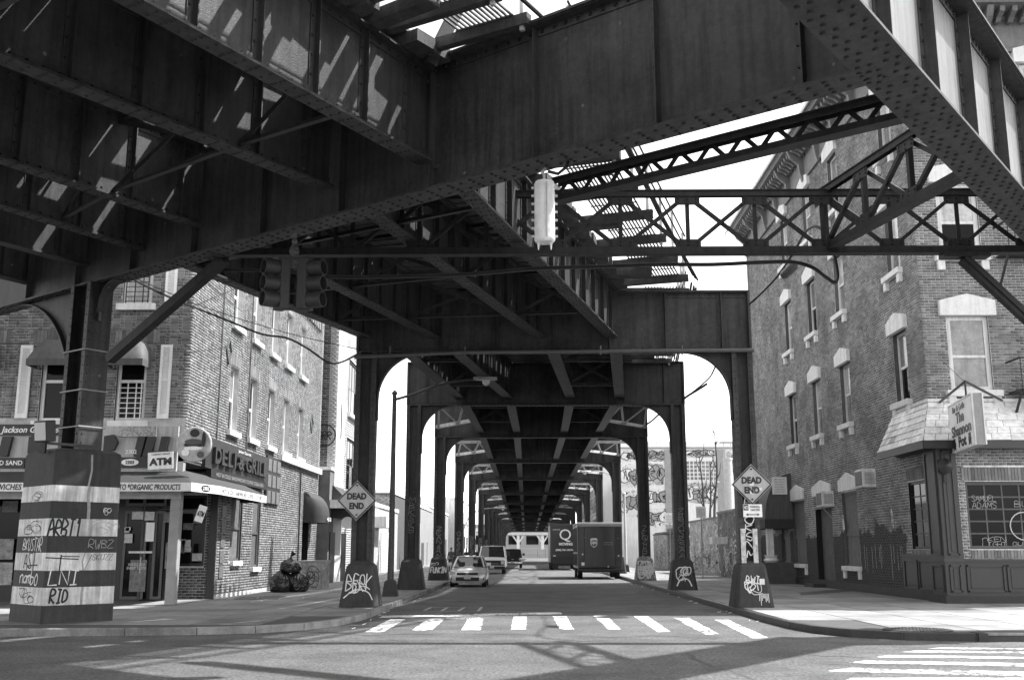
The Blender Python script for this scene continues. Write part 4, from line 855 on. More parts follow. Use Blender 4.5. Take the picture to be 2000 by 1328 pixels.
for k, p in enumerate(sw_):
    o = window(deli, ds_, *p, dep=.22, rm=MOR_L, gl=(GLASS, GLASSL) if k % 3 == 0 else (GLASS, GLASS), fm=WHITE)
    MB().ob(ds_[0]+ds_[1]*(p[0]+p[2])/2+EZ*(p[1]-.09)+ds_[2]*.07, ds_[1], .72, EZ, .09, ds_[2], .08).build('sill', STONE, o)
    soldier(deli, ds_, p[0]-.12, p[2]+.12, p[3]+.03, p[3]+.42, BRK_L, .1)
for p in (g1, g2): 
    o = window(deli, ds_, *p, dep=.12, rm=BRK_D, fm=DGREY, gl=(BRK_D, BRK_D)); MB().ob(ds_[0]+ds_[1]*(p[0]+p[2])/2+EZ*(p[1]-.08)+ds_[2]*.06, ds_[1], .6, EZ, .08, ds_[2], .07).build('sill', STONE, o)
window(deli, ds_, *g3, dep=.4, rm=BLACKM, fm=BLACK, gl=(BLACKM,), split=0, name='door')
f0, f1 = dfu(222, 822), dfu(287, 720); wR = (f0[0], f0[1], f1[0], f1[1]+.75); bay = dfu(252, 700)[0]-dfu(105, 700)[0]
fwins = [tuple(x-(bay*k if j % 2 == 0 else 0) for j, x in enumerate(wR)) for k in range(5)]; fwins += [(p[0], p[1]+3.6, p[2], p[3]+3.6) for p in fwins]
fz0 = 5.5
wall_sheet(deli, df_, 0, 16, 3.2, DH, fwins, MOR_L); bricks(deli, df_, 0, 16.012, 5.6, DH, .09, .235, [(p[0]-.01, p[1], p[2]+.01, p[3]) for p in fwins], BRK_L, 290, (15.0, 8.0), True)
GUARD = mat('white_window_guard', .75, .5, .1, 5)
for k, p in enumerate(fwins):
    if k % 5 > 2: continue
    o = window(deli, df_, *p, dep=.14, rm=BRK_D, fm=WHITE, fw=.1, gl=(GLASS, GLASS) if k < 5 else (CURT, CURT), split=.52); O, U, N = df_
    MB().ob(O+U*(p[0]+p[2])/2+EZ*(p[1]-.1)+N*.06, U, (p[2]-p[0])/2+.15, EZ, .1, N, .07).build('sill', STONE, o)
    if k in (0, 2, 5):
        mb = MB(); v0, v1 = p[1]+.08, p[1]+1.0
        for i in range(7): mb.ob(O+U*(p[0]+p[2])/2+EZ*(v0+(v1-v0)*i/6)+N*.01, U, (p[2]-p[0])/2-.08, EZ, .012, N, .012)
        for f in (.12, .42, .7, .88): mb.ob(O+U*(p[0]+(p[2]-p[0])*f)+EZ*(v0+v1+.1)/2+N*.03, U, .014, EZ, (v1-v0)/2+.1, N, .014)
        mb.build('window_guard', GUARD if k < 5 else BLACK, o)
    if k < 5: soldier(deli, df_, p[0]-.35, p[2]+.35, p[3]+.04, p[3]+.45, BRK_L, .1)
# shutters
s0, s1 = dfu(307, 818), dfu(339, 674); sL, sR2 = dfu(30, 817), dfu(67, 675)
for a, b, up_ in ((s0, s1, 0), (s0, s1, 3.6), (sL, sR2, 0), (sL, sR2, 3.6)):
    w_ = b[0]-a[0]; v0, v1 = a[1]+up_, b[1]+up_; O, U, N = df_; cu = (a[0]+b[0])/2
    o = MB().ob(O+U*cu+EZ*(v0+v1)/2+N*.035, U, w_/2, EZ, (v1-v0)/2, N, .012).build('shutter', WHITE, deli); mb = MB()
    for s in (1, -1): mb.ob(O+U*(cu+s*(w_/2-.04))+EZ*(v0+v1)/2+N*.055, U, .04, EZ, (v1-v0)/2, N, .02)
    for f, h in ((0, .13), (.52, .05), (1, .1)): mb.ob(O+U*cu+EZ*(v0+h/2+(v1-v0-h)*f)+N*.055, U, w_/2-.08, EZ, h/2, N, .02)
    mb.build('shutter_frame', WHITE, o); n = 34; base = None
    for i in range(n):
        v = v0+.17+(v1-v0-.32)*i/(n-1); c = O+U*cu+EZ*v+N*.055
        if base is None: base = MB().ob(c, U, w_/2-.08, unit(EZ*.7+N*.7), .03, unit(EZ*.7-N*.7), .005).build('slat', WHITE, o); b0 = c
        else: inst(base, 'slat', o, c-b0)
# round-headed canvas awnings over the windows
for k, p in enumerate(fwins[:3]):
    O, U, N = df_; cu = (p[0]+p[2])/2; w_ = (p[2]-p[0])/2+.14; vb_ = f1[1]-.02; vt = dfu(252, 664)[1]; t = thing('window_awning', O+U*cu+EZ*vb_, ['round dark awning over the barred deli window nearest the corner', 'round dark awning over the deli window half hidden by the column', 'round dark awning cut by the left edge of the picture'][k], 'awning', 'round awnings on the deli front')
    secs = []; n = 9
    for j in range(6):
        f = j/5; out = .75*math.sin(f*math.pi/2); hgt = vb_+.02+(vt-vb_)*math.cos(f*math.pi/2)
        secs.append([O+U*(cu-w_*math.cos(math.pi*i/n))+N*(.03+out)+EZ*(vb_+.2+max(0, (hgt-vb_-.2))*min(1, math.sin(math.pi*i/n)*1.25)) for i in range(n+1)])
    mb = MB(); mb.loft(secs, close=False, cap=False); o = mb.build('canvas', CANVG, t, smooth=True); mb = MB()
    last = secs[-1]; mb.loft([[secs[0][0], last[0], last[n], secs[0][n]], [q-EZ*.2 for q in (secs[0][0], last[0], last[n], secs[0][n])]], close=False, cap=False); mb.build('valance', CANVG, t)
# masses
MB().box(DX-15.9, DX-.45, DY+.45, DE-.05, 4.4, DH-.1).build('inner_mass', BRK_D, deli); MB().box(DX-15.9, DX-.45, DY+ent+.4, DE-.05, .02, 4.4).build('inner_mass', BRK_D, deli); MB().box(DX-16, DX, DE, DE+.25, 0, DH).build('rear_wall', BRK_L, deli); MB().box(DX-16, DX-.02, DY+.02, DE, DH-.05, DH+.1).build('roof', DGREY, deli)
mb = MB(); 
for px in (500,): pass
for i in range(26): y = 40+i*.42; MB().box(DX, DX+.14, y, y+.2, 12.3, 13.1).build('corbel', BRK_L, deli)
MB().box(DX, DX+.2, DY+.5, DE, 13.1, 13.4).build('coping', BRK_L, deli)
MB().box(DX-.05, DX+.18, 43.2, DE+.1, 5.35, 5.6).build('string_course', STONE, deli)
for y in (34.3, 38.0): MB().beam((DX+.05, y, 5.2), (DX+.05, y, 11.8), .05, .03).build('raised_joint', BRK_L, deli)
for y, z in ((35.2, 8.4), (49.5, 7.6)):
    mb = MB(); 
    for a, b in (((0, .45), (.3, 0)), ((.3, 0), (0, -.45)), ((0, -.45), (-.3, 0)), ((-.3, 0), (0, .45))): mb.beam((DX+.04, y+a[0], z+a[1]), (DX+.04, y+b[0], z+b[1]), .06, .06, up=EX)
    mb.build('brick_diamond', BRK_L, deli)
MB().tube([(DX+.08, 47.3, 5.2), (DX+.08, 47.35, .3)], .035, 6).build('drain_pipe', BLACK, deli)
# ground floor: recessed shopfront, corner post, brick panel
RY = DY+2.6; rf_ = (V(DX-16, RY, 0), EX, -EY)
def ru(px, py): p = AY(px, py, RY); return p[0]-(DX-16), p[2]
dr = ru(232, 1165); dw = ru(290, 995); shop = (dr[0], .2, dw[0], 2.95); sd = ru(296, 1100)[0]; se = ru(318, 1100)[0]
MB().box(DX-16, DX-.0, DY, RY+.4, 4.3, 4.5).build('soffit', DGREY, deli)
MB().box(DX-2.06, DX-1.98, RY, DY+ent, .15, 4.3).build('return_wall', BRK_D, deli)
wall_sheet(deli, rf_, 0, 13.97, .15, 4.3, [(0, .7, dr[0]-.5, 3.4), shop, (sd, .2, se, 2.95), (dr[0], 3.1, se, 4.1)], BLACK, 'shopfront')
o = window(deli, rf_, *shop, dep=.06, fm=DGREY, rm=BLACKM, split=0, gl=(GLASS,), name='shop_door'); MB().ob(rf_[0]+rf_[1]*(shop[2]-.12)+EZ*1.25-EY*.05, EX, .015, EZ, .25, EY, .02).build('handle', GALV, o)
window(deli, rf_, sd, .2, se, 2.95, dep=.06, fm=DGREY, rm=BLACKM, split=0, gl=(GLASS,)); window(deli, rf_, dr[0], 3.1, se, 4.1, dep=.06, fm=DGREY, rm=BLACKM, split=0, gl=(GLASS,))
window(deli, rf_, 8, .7, dr[0]-.5, 3.4, dep=.06, fm=DGREY, rm=BLACKM, split=0, gl=(GLASS,))
POST_ = mat('printed_paper', .5, .7, .35, 14); POSTD = mat('dark_poster', .16, .6, .6, 10)
ro = rf_[0]
for k, (x0, y0, x1, y1, m_) in enumerate(((258, 999, 281, 1014, POST_), (283, 999, 303, 1016, POST_), (284, 1020, 303, 1057, WHITE), (244, 1030, 254, 1040, POST_), (243, 1042, 260, 1060, POST_), (246, 1029, 256, 1036, OFFW), (252, 1076, 298, 1080, OFFW), (252, 1093, 288, 1155, POSTD), (320, 1000, 335, 1020, POSTD), (322, 1060, 336, 1110, POSTD))):
    a, b = ru(x0, y1), ru(x1, y0); MB().ob(ro+EX*(a[0]+b[0])/2+EZ*(a[1]+b[1])/2-EY*.012*(k % 2)-EY*.03, EX, (b[0]-a[0])/2, EZ, (b[1]-a[1])/2, EY, .004).build('poster', m_, o)
text('WINGS FOR', ro+EX*ru(268, 1104)[0]+EZ*ru(268, 1102)[1]-EY*.05, EX, EZ, .09, OFFW, o, .55); text('EVERY TASTE', ro+EX*ru(268, 1104)[0]+EZ*ru(268, 1109)[1]-EY*.05, EX, EZ, .09, OFFW, o, .6)
ow = window(deli, rf_, 5.0, .7, 7.8, 3.4, dep=.06, fm=DGREY, rm=BLACKM, split=0, gl=(GLASS,))
for x0, y0, x1, y1, m_ in ((-30, 1052, 28, 1092, mat('food_photo_large', .22, .4, .7, 5)), (-30, 1098, 26, 1142, mat('food_photo_large_b', .3, .4, .7, 4)), (4, 978, 36, 1000, POSTD)):
    a, b = AY(x0, y1, RY-.05), AY(x1, y0, RY-.05); MB().box(a[0], b[0], RY-.06, RY-.05, a[2], b[2]).build('poster', m_, ow)
MB().box(DX-.32, DX-.02, DY+.02, DY+.32, .15, 4.3).build('corner_post', GREYS, deli, bevel=.03)
# brick panel with shop window between post and side wall
bp_ = (V(DX-2.0, DY+ent, 0), EX, -EY); wall_sheet(deli, bp_, 0, 2.0, .15, 4.3, [(.45, 1.2, 1.6, 3.5)], MOR_L); bricks(deli, bp_, 0, 2., .16, 4.3, .09, .235, [(.44, 1.2, 1.61, 3.5)], BRK_D, 0)
o2 = window(deli, bp_, .45, 1.2, 1.6, 3.5, dep=.08, fm=BLACK, rm=BLACKM, split=0, gl=(GLASS,))
for k in range(9):
    u, v = .55+random.random()*.75, 1.4+random.random()*1.7; MB().ob(bp_[0]+EX*(u+.12)+EZ*v-EY*(-.03), EX, random.uniform(.06, .17), EZ, random.uniform(.06, .2), EY, .004).build('poster', random.choice((POST_, POSTD, POSTD)), o2)
MB().box(DX-.25, DX-.01, DY+ent-.1, DY+ent+.25, .15, 4.3).build('dark_post', BLACK, deli)
# fascia sign band and awning
sb = thing('deli_fascia_sign', (DX-3, DY-.1, 4.5), 'pale deli fascia sign with dark raised letters on the brick front', 'sign'); SY = DY-.14
def sp_(px, py): return AY(px, py, SY)
a, b = sp_(-60, 915), sp_(349, 832); FASC = mat('brushed_fascia', .42, .45, .12, 3, streak=.25)
MB().box(DX-16, b[0], SY, DY-.002, a[2]-.3, b[2]).build('fascia', FASC, sb); q = sp_(76, 830); q2 = sp_(-80, 851); MB().box(q2[0], q[0]+1.6, SY-.04, SY-.001, q2[2], q[2]+.02).build('name_board', BLACK, sb)
e = sp_(5, 841); text('Jackson Gourmet', V(e[0], SY-.045, e[2]), EX, EZ, .24, WHITE, sb, None, shear=.25, bold=.02, align='LEFT')
def letter(pts, px, py, sc, m=BLACK):
    c = sp_(px, py); mb = MB(); mb.prism([(x*sc, y*sc) for x, y in pts], V(c[0], SY, c[2]), EX, EZ, -EY, .02, .16); mb.build('raised_letter', m, sb)
for px in (272, 291, 318): letter([(0, 0), (.22, 0), (.34, .62), (.1, .62)] if px == 272 else [(0, 0), (.45, 0), (.48, .16), (.26, .16), (.34, .62), (.1, .62)], px-8, 892, .95)
letter([(0, 0), (.3, 0), (.4, .62), (.1, .62)], 0, 892, .95); letter([(0, 0), (.4, 0), (.45, .3), (.3, .6), (0, .55)], 58, 886, .9); letter([(0, 0), (.35, .1), (.45, .35), (.3, .6), (0, .55)], 205, 885, .9)
e = sp_(271, 843); MB().box(e[0]-.56, e[0]+.56, SY-.1, SY-.002, e[2]-.16, e[2]+.15).build('menu_picture', mat('food_photo', .3, .4, .75, 16), sb)
e = sp_(260, 883); text('2302', V(e[0], SY-.162, e[2]), EX, EZ, .12, WHITE, sb)
e = sp_(262, 903); MB().box(e[0]-.52, e[0]+.46, SY-.07, SY-.002, e[2]-.16, e[2]+.15).build('number_board', BLACK, sb)
mb = MB(); mb.prism([(.26*math.cos(q), .1*math.sin(q)) for q in (2*math.pi*k/20 for k in range(20))], V(e[0]-.1, SY-.07, e[2]), EX, EZ, -EY, .001, .008); mb.build('number_oval', WHITE, sb); text('2203', V(e[0]-.1, SY-.08, e[2]), EX, EZ, .1, BLACK, sb, bold=.02)
e = sp_(20, 904); MB().box(e[0]-1.5, e[0]+.45, SY-.07, SY-.002, e[2]-.16, e[2]+.15).build('menu_board', BLACK, sb); text('HOT & COLD SAND', V(e[0]-.45, SY-.072, e[2]), EX, EZ, .14, WHITE, sb, 1.7, bold=.02)
at_ = thing('atm_sign', sp_(318, 915), 'white placard reading ATM fixed to the deli fascia', 'sign'); a, b = sp_(293, 917), sp_(344, 884); u_ = unit(V(1, 0, .06)); w_ = V(-.06, 0, 1)
ce = (a+b)/2-EY*.22; MB().ob(ce, u_, (b[0]-a[0])/2, w_, (b[2]-a[2])/2, EY, .012).build('board', WHITE, at_); text('ATM', ce-EY*.012-EZ*.03, u_, w_, .22, BLACK, at_, .66, bold=.05); text('CABARET GROUP', ce-EY*.012+EZ*.19, u_, w_, .05, DGREY, at_, .55)
cs = thing('round_food_sign', AY(380, 868, DY-.5), 'round food picture sign at the deli corner', 'sign'); c = AY(380, 868, DY-.45); MB().lathe([(.52, 0), (.52, .07), (.49, .09)], c, -EY, 28).build('disc', mat('food_picture', .42, .35, .35, 4), cs); 
for n_, (r0, z_, sx_, sz_, m_) in enumerate(((.0, -.02, .3, .07, BLACK), (0, .07, .27, .09, DGREY), (0, -.12, .28, .06, WHITE), (.02, .33, .14, .12, BLACK), (-.22, -.25, .12, .1, WHITE), (.22, -.3, .1, .1, DGREY), (.3, .15, .06, .22, BLACK))):
    mb = MB(); mb.prism([(sx_*math.cos(q), sz_*math.sin(q)) for q in (2*math.pi*k/18 for k in range(18))], c+V(r0, -.09, z_), EX, EZ, -EY, .0, .02+.004*n_); mb.build('food_relief', m_, cs, bevel=.01)
aw = thing('deli_awning', (DX-3, DY-1, 3.6), 'long dark canvas awning with white lettered valance round the deli corner', 'awning'); AYV = DY-1.15; e = AY(374, 942, AYV); e2 = AY(374, 959, AYV); zt_, zb_ = e[2], e2[2]; xc = e[0]; c2 = AY(430, 963, DY+.1); wt = AY(345, 918, DY)[2]; XV = DX+.95
K = [V(DX-16, AYV, zt_), V(xc, AYV, zt_), V(XV, DY+.55, zt_), V(XV, DY+6.4, zt_)]; KT = [V(DX-16, DY-.01, wt), V(DX-.25, DY-.01, wt), V(DX+.01, DY+.25, wt), V(DX+.01, DY+6.4, wt)]
mb = MB(); mb.add(K+KT, [(0, 1, 5, 4), (1, 2, 6, 5), (2, 3, 7, 6)]); mb.build('canvas', CANV, aw); VAL = mat('valance_canvas', .72, .7, .1, 4, streak=.1)
mb = MB(); kb = [p-EZ*(zt_-zb_) for p in K]; mb.add(K+kb, [(0, 1, 5, 4), (1, 2, 6, 5), (2, 3, 7, 6)]); o = mb.build('valance', VAL, aw); o.modifiers.new('s', 'SOLIDIFY').thickness = .012; MB().add([K[3], KT[3], V(DX+.01, K[3][1], zb_), kb[3]], [(0, 1, 2, 3)]).build('end_panel', CANV, aw)
zc_ = (zt_+zb_)/2; e = AY(233, 949, AYV); text('TO *ORGANIC PRODUCTS', V(e[0], AYV-.008, zc_), EX, EZ, .2, BLACK, aw, AY(352, 949, AYV)[0]-e[0], align='LEFT', bold=.03, shear=.1) if False else None
L_ = AY(353, 949, AYV)[0]-AY(233, 949, AYV)[0]; text('TO *ORGANIC PRODUCTS', V((AY(353, 949, AYV)[0]+AY(233, 949, AYV)[0])/2, AYV-.008, zc_), EX, EZ, .17, BLACK, aw, L_, bold=.02, shear=.12); text('HOT & COLD SANDWICHES', V(AY(-42, 949, AYV)[0], AYV-.008, zc_), EX, EZ, .17, BLACK, aw, 2.5, bold=.02, shear=.12)
cu_ = unit(K[2]-K[1]); cn_ = np.cross(cu_, EZ); cm = (K[1]+K[2])/2; cm[2] = zc_; mb = MB(); mb.prism([(.28*math.cos(q), .1*math.sin(q)) for q in (2*math.pi*k/20 for k in range(20))], cm, cu_, EZ, cn_, .008, .014); mb.build('number_oval', BLACK, aw); text('2302', cm+cn_*.012, cu_, EZ, .1, OFFW, aw, .36, bold=.02)
for k_, (w_, l_) in enumerate((('HOT', .5), ('& COLD', .7), ('SANDWICHES', 1.3), ('COFFEE', .75), ('LOTTERY', .9))): text(w_, V(XV+.008, DY+(1.1, 1.85, 3.0, 4.25, 5.3)[k_], zc_), EY, EZ, .13, DGREY, aw, l_)
st = thing('hanging_card', AY(391, 995, DY-.3), 'small tilted ATM card hanging below the awning corner', 'sign'); c = AY(392, 1003, DY-.3); u_ = unit(V(.95, 0, -.3)); w_ = unit(V(.3, 0, .95)); MB().ob(c, u_, .12, w_, .24, EY, .006).build('card', WHITE, st); text('ATM', c-EY*.006, u_, w_, .16, BLACK, st, .2, bold=.03)
# side signs above the awning
sd_ = thing('side_deli_sign', (DX, DY+3, 5), 'dark sign with raised deli and grill letters on the side wall', 'sign'); SXp = DX+.12
def sq(px, py): return AX(px, py, SXp)
def board(x0, y0, x1, y1, m, par, nm, d=.0): a, b = sq(x0, y0), sq(x1, y1); z0, z1 = sorted((a[2], b[2])); return MB().box(DX-.0+.001, SXp+d, a[1], b[1], z0, z1).build(nm, m, par)
SB_ = mat('side_sign_board', .03, .5, .3, 4); SL_ = mat('dark_sign_letter', .035, .5, .3, 6); za = sq(408, 846)[2]; zd = sq(412, 915)[2]; ys, ye = sq(408, 880)[1], sq(519, 880)[1]
MB().box(DX+.001, SXp, ys-.3, ye+.4, zd, za-.1).build('board', SB_, sd_); [text(w_, V(SXp+.01, ys+(ye-ys)*f_, (za+zd)/2-.1), EY, EZ, .52, SL_, sd_, (ye-ys)*l_, depth=.1, bold=.02) for w_, f_, l_ in (('D', .1, .09), ('E', .2, .08), ('L', .3, .08), ('I', .375, .025), ('&', .49, .1), ('G', .62, .1), ('R', .73, .09), ('I', .8, .025), ('L', .87, .08), ('L', .96, .08))]; MB().box(DX+.001, SXp+.05, ys+.2, ye+.2, zd-.28, zd-.02).build('menu_strip', BLACK, sd_); text('HOT & COLD SANDWICHES COFFEE SODA BEER', V(SXp+.052, (ys+ye)/2+.2, zd-.15), EY, EZ, .12, GREYS, sd_, (ye-ys)*.85); text('Jackson Gourmet', V(SXp+.01, (ys+ye)/2+.6, za-.25), EY, EZ, .14, OFFW, sd_, 1.7)
mp_ = thing('menu_picture_panel', (DX, ye+1.5, 4), 'dark panel of food pictures on the deli side wall', 'sign'); y0 = ye+.45; FP = mat('food_photo_small', .14, .4, .6, 12); MB().box(DX+.001, SXp-.02, y0, y0+2.3, zd-.75, za+.0).build('board', SB_, mp_)
for i in range(3):
    for j in range(3): MB().ob(V(SXp-.01, y0+.4+i*.75, za-.35-j*.62), EX, .012, EY, .28, EZ, .24).build('picture', FP, mp_, bevel=.02)
ph = thing('picture_strip', (DX+.05, DY+ent+.6, 2), 'column of small food pictures beside the deli corner window', 'sign'); 
for j in range(6): MB().ob(V(DX+.03, DY+ent+.55, 3.5-j*.5), EX, .012, EY, .24, EZ, .2).build('picture', FP, ph)
# ================================================================== pedestals
PEDM = mat('painted_concrete_dark', .04, .75, .25, 4, .35, 40, streak=.25); PEDW = mat('painted_concrete_white', .68, .8, .22, 5, .35, 40, streak=.45, stain=.3); PEDG = mat('tagged_concrete', .2, .8, .5, 7, .3, 40, tagp=1., ts=4.)
def pedestal(x, y, label, m=PEDM, b=.56, t=.4, h=1.1, art=None):
    o = thing('column_pedestal', (x, y, .15), label, 'pedestal', 'concrete pedestals under the viaduct columns'); mb = MB(); c = .8
    def ring(r, z): q = r*c; return [(x+i, y+j, z) for i, j in ((r, q), (q, r), (-q, r), (-r, q), (-r, -q), (-q, -r), (q, -r), (r, -q))]
    mb.loft([ring(b, .15), ring(t, .15+h), ring(t*.82, .15+h+.09), ring(t*.55, .15+h+.17)]); mb.build('block', m, o, bevel=.02)
    if art:
        W = unit(V(0, b-t, h)); fr = (V(x, y-b, .15), EX, W, np.cross(EX, W)); mb = MB(); art(mb, fr, b, h); stuff(mb.build('graffiti', GW, o))
    return o
def art1(mb, fr, b, h):
    tagword(mb, 'BERK', -.38, .45, .72, .42, .03, fr, jit=.16); scribble(mb, -.35, .3, .7, .65, .022, fr, 4); ribbon(mb, smooth_path([(-.42, .25), (-.1, .48), (.25, .42), (.4, .2)], 6), .03, *fr, off=.006)
def art2(mb, fr, b, h): tagword(mb, 'BWI', -.22, .66, .4, .2, .025, fr, jit=.1); scribble(mb, -.25, .35, .5, .35, .022, fr, 6)
def art3(mb, fr, b, h): scribble(mb, -.3, .3, .6, .6, .03, fr, 9); ribbon(mb, smooth_path([(-.3, .15), (-.15, .4), (.15, .42), (.3, .15)], 6), .05, *fr, off=.007)
def art4(mb, fr, b, h): tagword(mb, 'FUNKIN', -.42, .4, .84, .3, .06, fr, jit=.08); scribble(mb, -.35, .75, .6, .25, .03, fr, 3)
def art5(mb, fr, b, h): scribble(mb, -.4, .1, .8, .9, .06, fr, 16)
for i, y in enumerate(BY):
    pedestal(XL+CW/2, y, '%s pedestal from the crosswalk on the left sidewalk' % order[i] if i else 'nearest left pedestal with looping white tag, below the dead end sign', art={0: art1, 1: None, 2: art4}.get(i)); 
    pedestal(XR-CW/2, y, '%s pedestal from the crosswalk on the right sidewalk' % order[i] if i else 'nearest right pedestal with white drips and tag, below the dead end sign', m=PEDG if i == 2 else PEDM, art={0: art2, 1: art3, 2: art5}.get(i))
mb = MB()
for k in range(8): x = 6.5+k*.035; ribbon(mb, [(x-6.36, .38+.0*k), (x-6.36+random.uniform(-.01, .01), .38-random.uniform(.1, .34))], .018, V(6.36, BY[0]-.56, .15), EX, unit(V(0, .16, 1.1)), np.cross(EX, unit(V(0, .16, 1.1))), off=.006)
dp = bpy.data.objects.get('column_pedestal.001'); stuff(mb.build('paint_drip', GW, dp))
MB().ob(V(6.6, BY[0]-.56+.1, .85), EX, .07, EY, .004, unit(V(0, .16, 1.1)), .08).build('sticker', OFFW, dp)
# striped foreground pedestal
TH = math.radians(49); sy0 = CC[1]; PB = .83; sx0 = AY(107, 1216, sy0-.3)[0]
st = thing('striped_pedestal', (sx0, sy0, .15), 'large square concrete pedestal painted in dark and white stripes, covered in tags', 'pedestal')
NM, NL = V(math.sin(TH), -math.cos(TH), 0), V(-math.cos(TH), -math.sin(TH), 0)      # outward normals of the wide face and of the left face
ysb = [1216, 1182, 1147, 1114, 1079, 1046, 1012, 978, 947, 884]; cz_ = sy0-PB*1.2; zz = [AY(75, y, cz_)[2] for y in ysb]; zz[0] = .15; topz = zz[-1]
def orr(z): return PB*(1.0-.05*(z-.15)/(topz-.15))
cxs = lambda z: sx0
def octa(z, k=1.):
    r = orr(z)*k; c = r*.93; ux = -NL; out = []
    for a, b in ((r, c), (c, r), (-c, r), (-r, c), (-r, -c), (-c, -r), (c, -r), (r, -c)): out.append(tuple(V(cxs(z), sy0, z)+ux*a-NM*b))
    return out
for i in range(9):
    mb = MB(); secs = [octa(zz[i]), octa(zz[i+1])]
    if i == 8: secs += [octa(topz+.06, .97), octa(topz+.12, .85)]
    mb.loft(secs); mb.build('painted_band', PEDM if i % 2 == 0 else PEDW, st)
def face(k, z):      # frame on a face at height z: -1 left face, 0 and 1 the left and right half of the wide face
    N = NL if k < 0 else NM; U = np.cross(EZ, N); sl = PB*.05/(topz-.15); W = unit(EZ-N*sl); return (V(cxs(z), sy0, z)+N*orr(z)+U*((0 if k < 0 else -.4, .4)[k > 0] if k >= 0 else 0), U, W, unit(N+EZ*sl))
def on_band(i, k, mb, fn): f = face(k, zz[i]); fn(mb, f, zz[i+1]-zz[i])
bk, wh, gy = MB(), MB(), MB()
on_band(1, 0, bk, lambda m, f, h: tagword(m, 'RID', -.3, .05, .42, .28, .045, f, True, .05)); on_band(2, -1, wh, lambda m, f, h: tagword(m, 'nambo', -.42, .08, .9, .24, .028, f, True, .04)); on_band(2, 0, wh, lambda m, f, h: tagword(m, 'LNI', -.36, .06, .7, .3, .028, f, False, .04))
on_band(3, 1, bk, lambda m, f, h: (tagword(m, 'SKUZZ', -.2, .22, .5, .13, .014, f, False, .04), ribbon(m, [(-.35, .0), (-.2, .34)], .012, *f))); on_band(3, -1, bk, lambda m, f, h: (tagword(m, 'AST', -.3, .02, .6, .36, .035, f, True, .1), ribbon(m, [(-.1, .1), (.4, .12)], .03, *f))); on_band(3, 0, bk, lambda m, f, h: (ribbon(m, [(-.45, .28), (.3, .24)], .025, *f), ribbon(m, [(-.1, .34), (-.12, -.0)], .03, *f), ribbon(m, [(-.1, .31), (.32, .3)], .02, *f)))
on_band(5, 0, bk, lambda m, f, h: tagword(m, 'ARBT1', -.45, .0, .75, .36, .045, f, True, .12)); on_band(5, -1, bk, lambda m, f, h: scribble(m, -.4, .05, .8, .28, .012, f, 9)); on_band(4, -1, wh, lambda m, f, h: tagword(m, 'BKUSTAR', -.42, .04, .95, .27, .02, f, True, .12)); on_band(4, 1, gy, lambda m, f, h: tagword(m, 'RWBZ', -.3, .1, .6, .18, .014, f, True, .12)); on_band(7, -1, bk, lambda m, f, h: scribble(m, -.25, .02, .6, .2, .012, f, 7)); on_band(1, -1, bk, lambda m, f, h: scribble(m, -.4, .03, .75, .32, .014, f, 6)); on_band(6, 1, wh, lambda m, f, h: scribble(m, 0, .1, .2, .15, .012, f, 4)); on_band(5, 1, gy, lambda m, f, h: scribble(m, -.3, .05, .7, .3, .012, f, 5))
for i, k in ((8, 0), (7, 0), (6, 0), (3, 0), (1, 0)): on_band(i, k, gy, lambda m, f, h: ribbon(m, [(.43+random.uniform(-.03, .03), 0), (.42+random.uniform(-.04, .04), h*.5), (.44, h)], random.uniform(.03, .1), *f))
for m_, M_ in ((bk, GB), (wh, GW), (gy, GG)): stuff(m_.build('graffiti', M_, st))
# clutter strapped to that column
fl = thing('floodlight', AY(86, 845, CC[1]-.9), 'square floodlight strapped to the left viaduct column', 'lamp'); c = AY(88, 842, CC[1]-.9); u_ = unit(V(.8, -.35, 0)); n_ = unit(V(-.35, -.8, -.12)); w_ = np.cross(n_, u_); w_ = w_ if w_[2] > 0 else -w_
MB().ob(c, u_, .2, w_, .24, n_, .13).build('housing', BLACK, fl, bevel=.02); MB().ob(c+n_*.135, u_, .165, w_, .2, n_, .008).build('lens', mat('frosted_lens', .55, .3, .1, 4), fl); MB().beam(c-EZ*.26, c+V(.9, .5, -.3), .05, .06).build('arm', BLACK, fl); MB().beam(c-EZ*.22, c-EZ*.5, .1, .1).build('yoke', BLACK, fl)
sr = thing('strap_bands', (CC[0], CC[1], 5), 'thin wire bands wrapped round the left viaduct column', 'straps')
for z in (4.5, 5.35, 6.3):
    mb = MB(); q = [V(CC[0], CC[1], z)+V(*gu, 0)*a+V(*hu, 0)*b for a, b in ((-.46, -.33), (.46, -.33), (.46, .33), (-.46, .33), (-.46, -.33))]; mb.tube(q, .018, 5); mb.build('band', GREYS, sr)
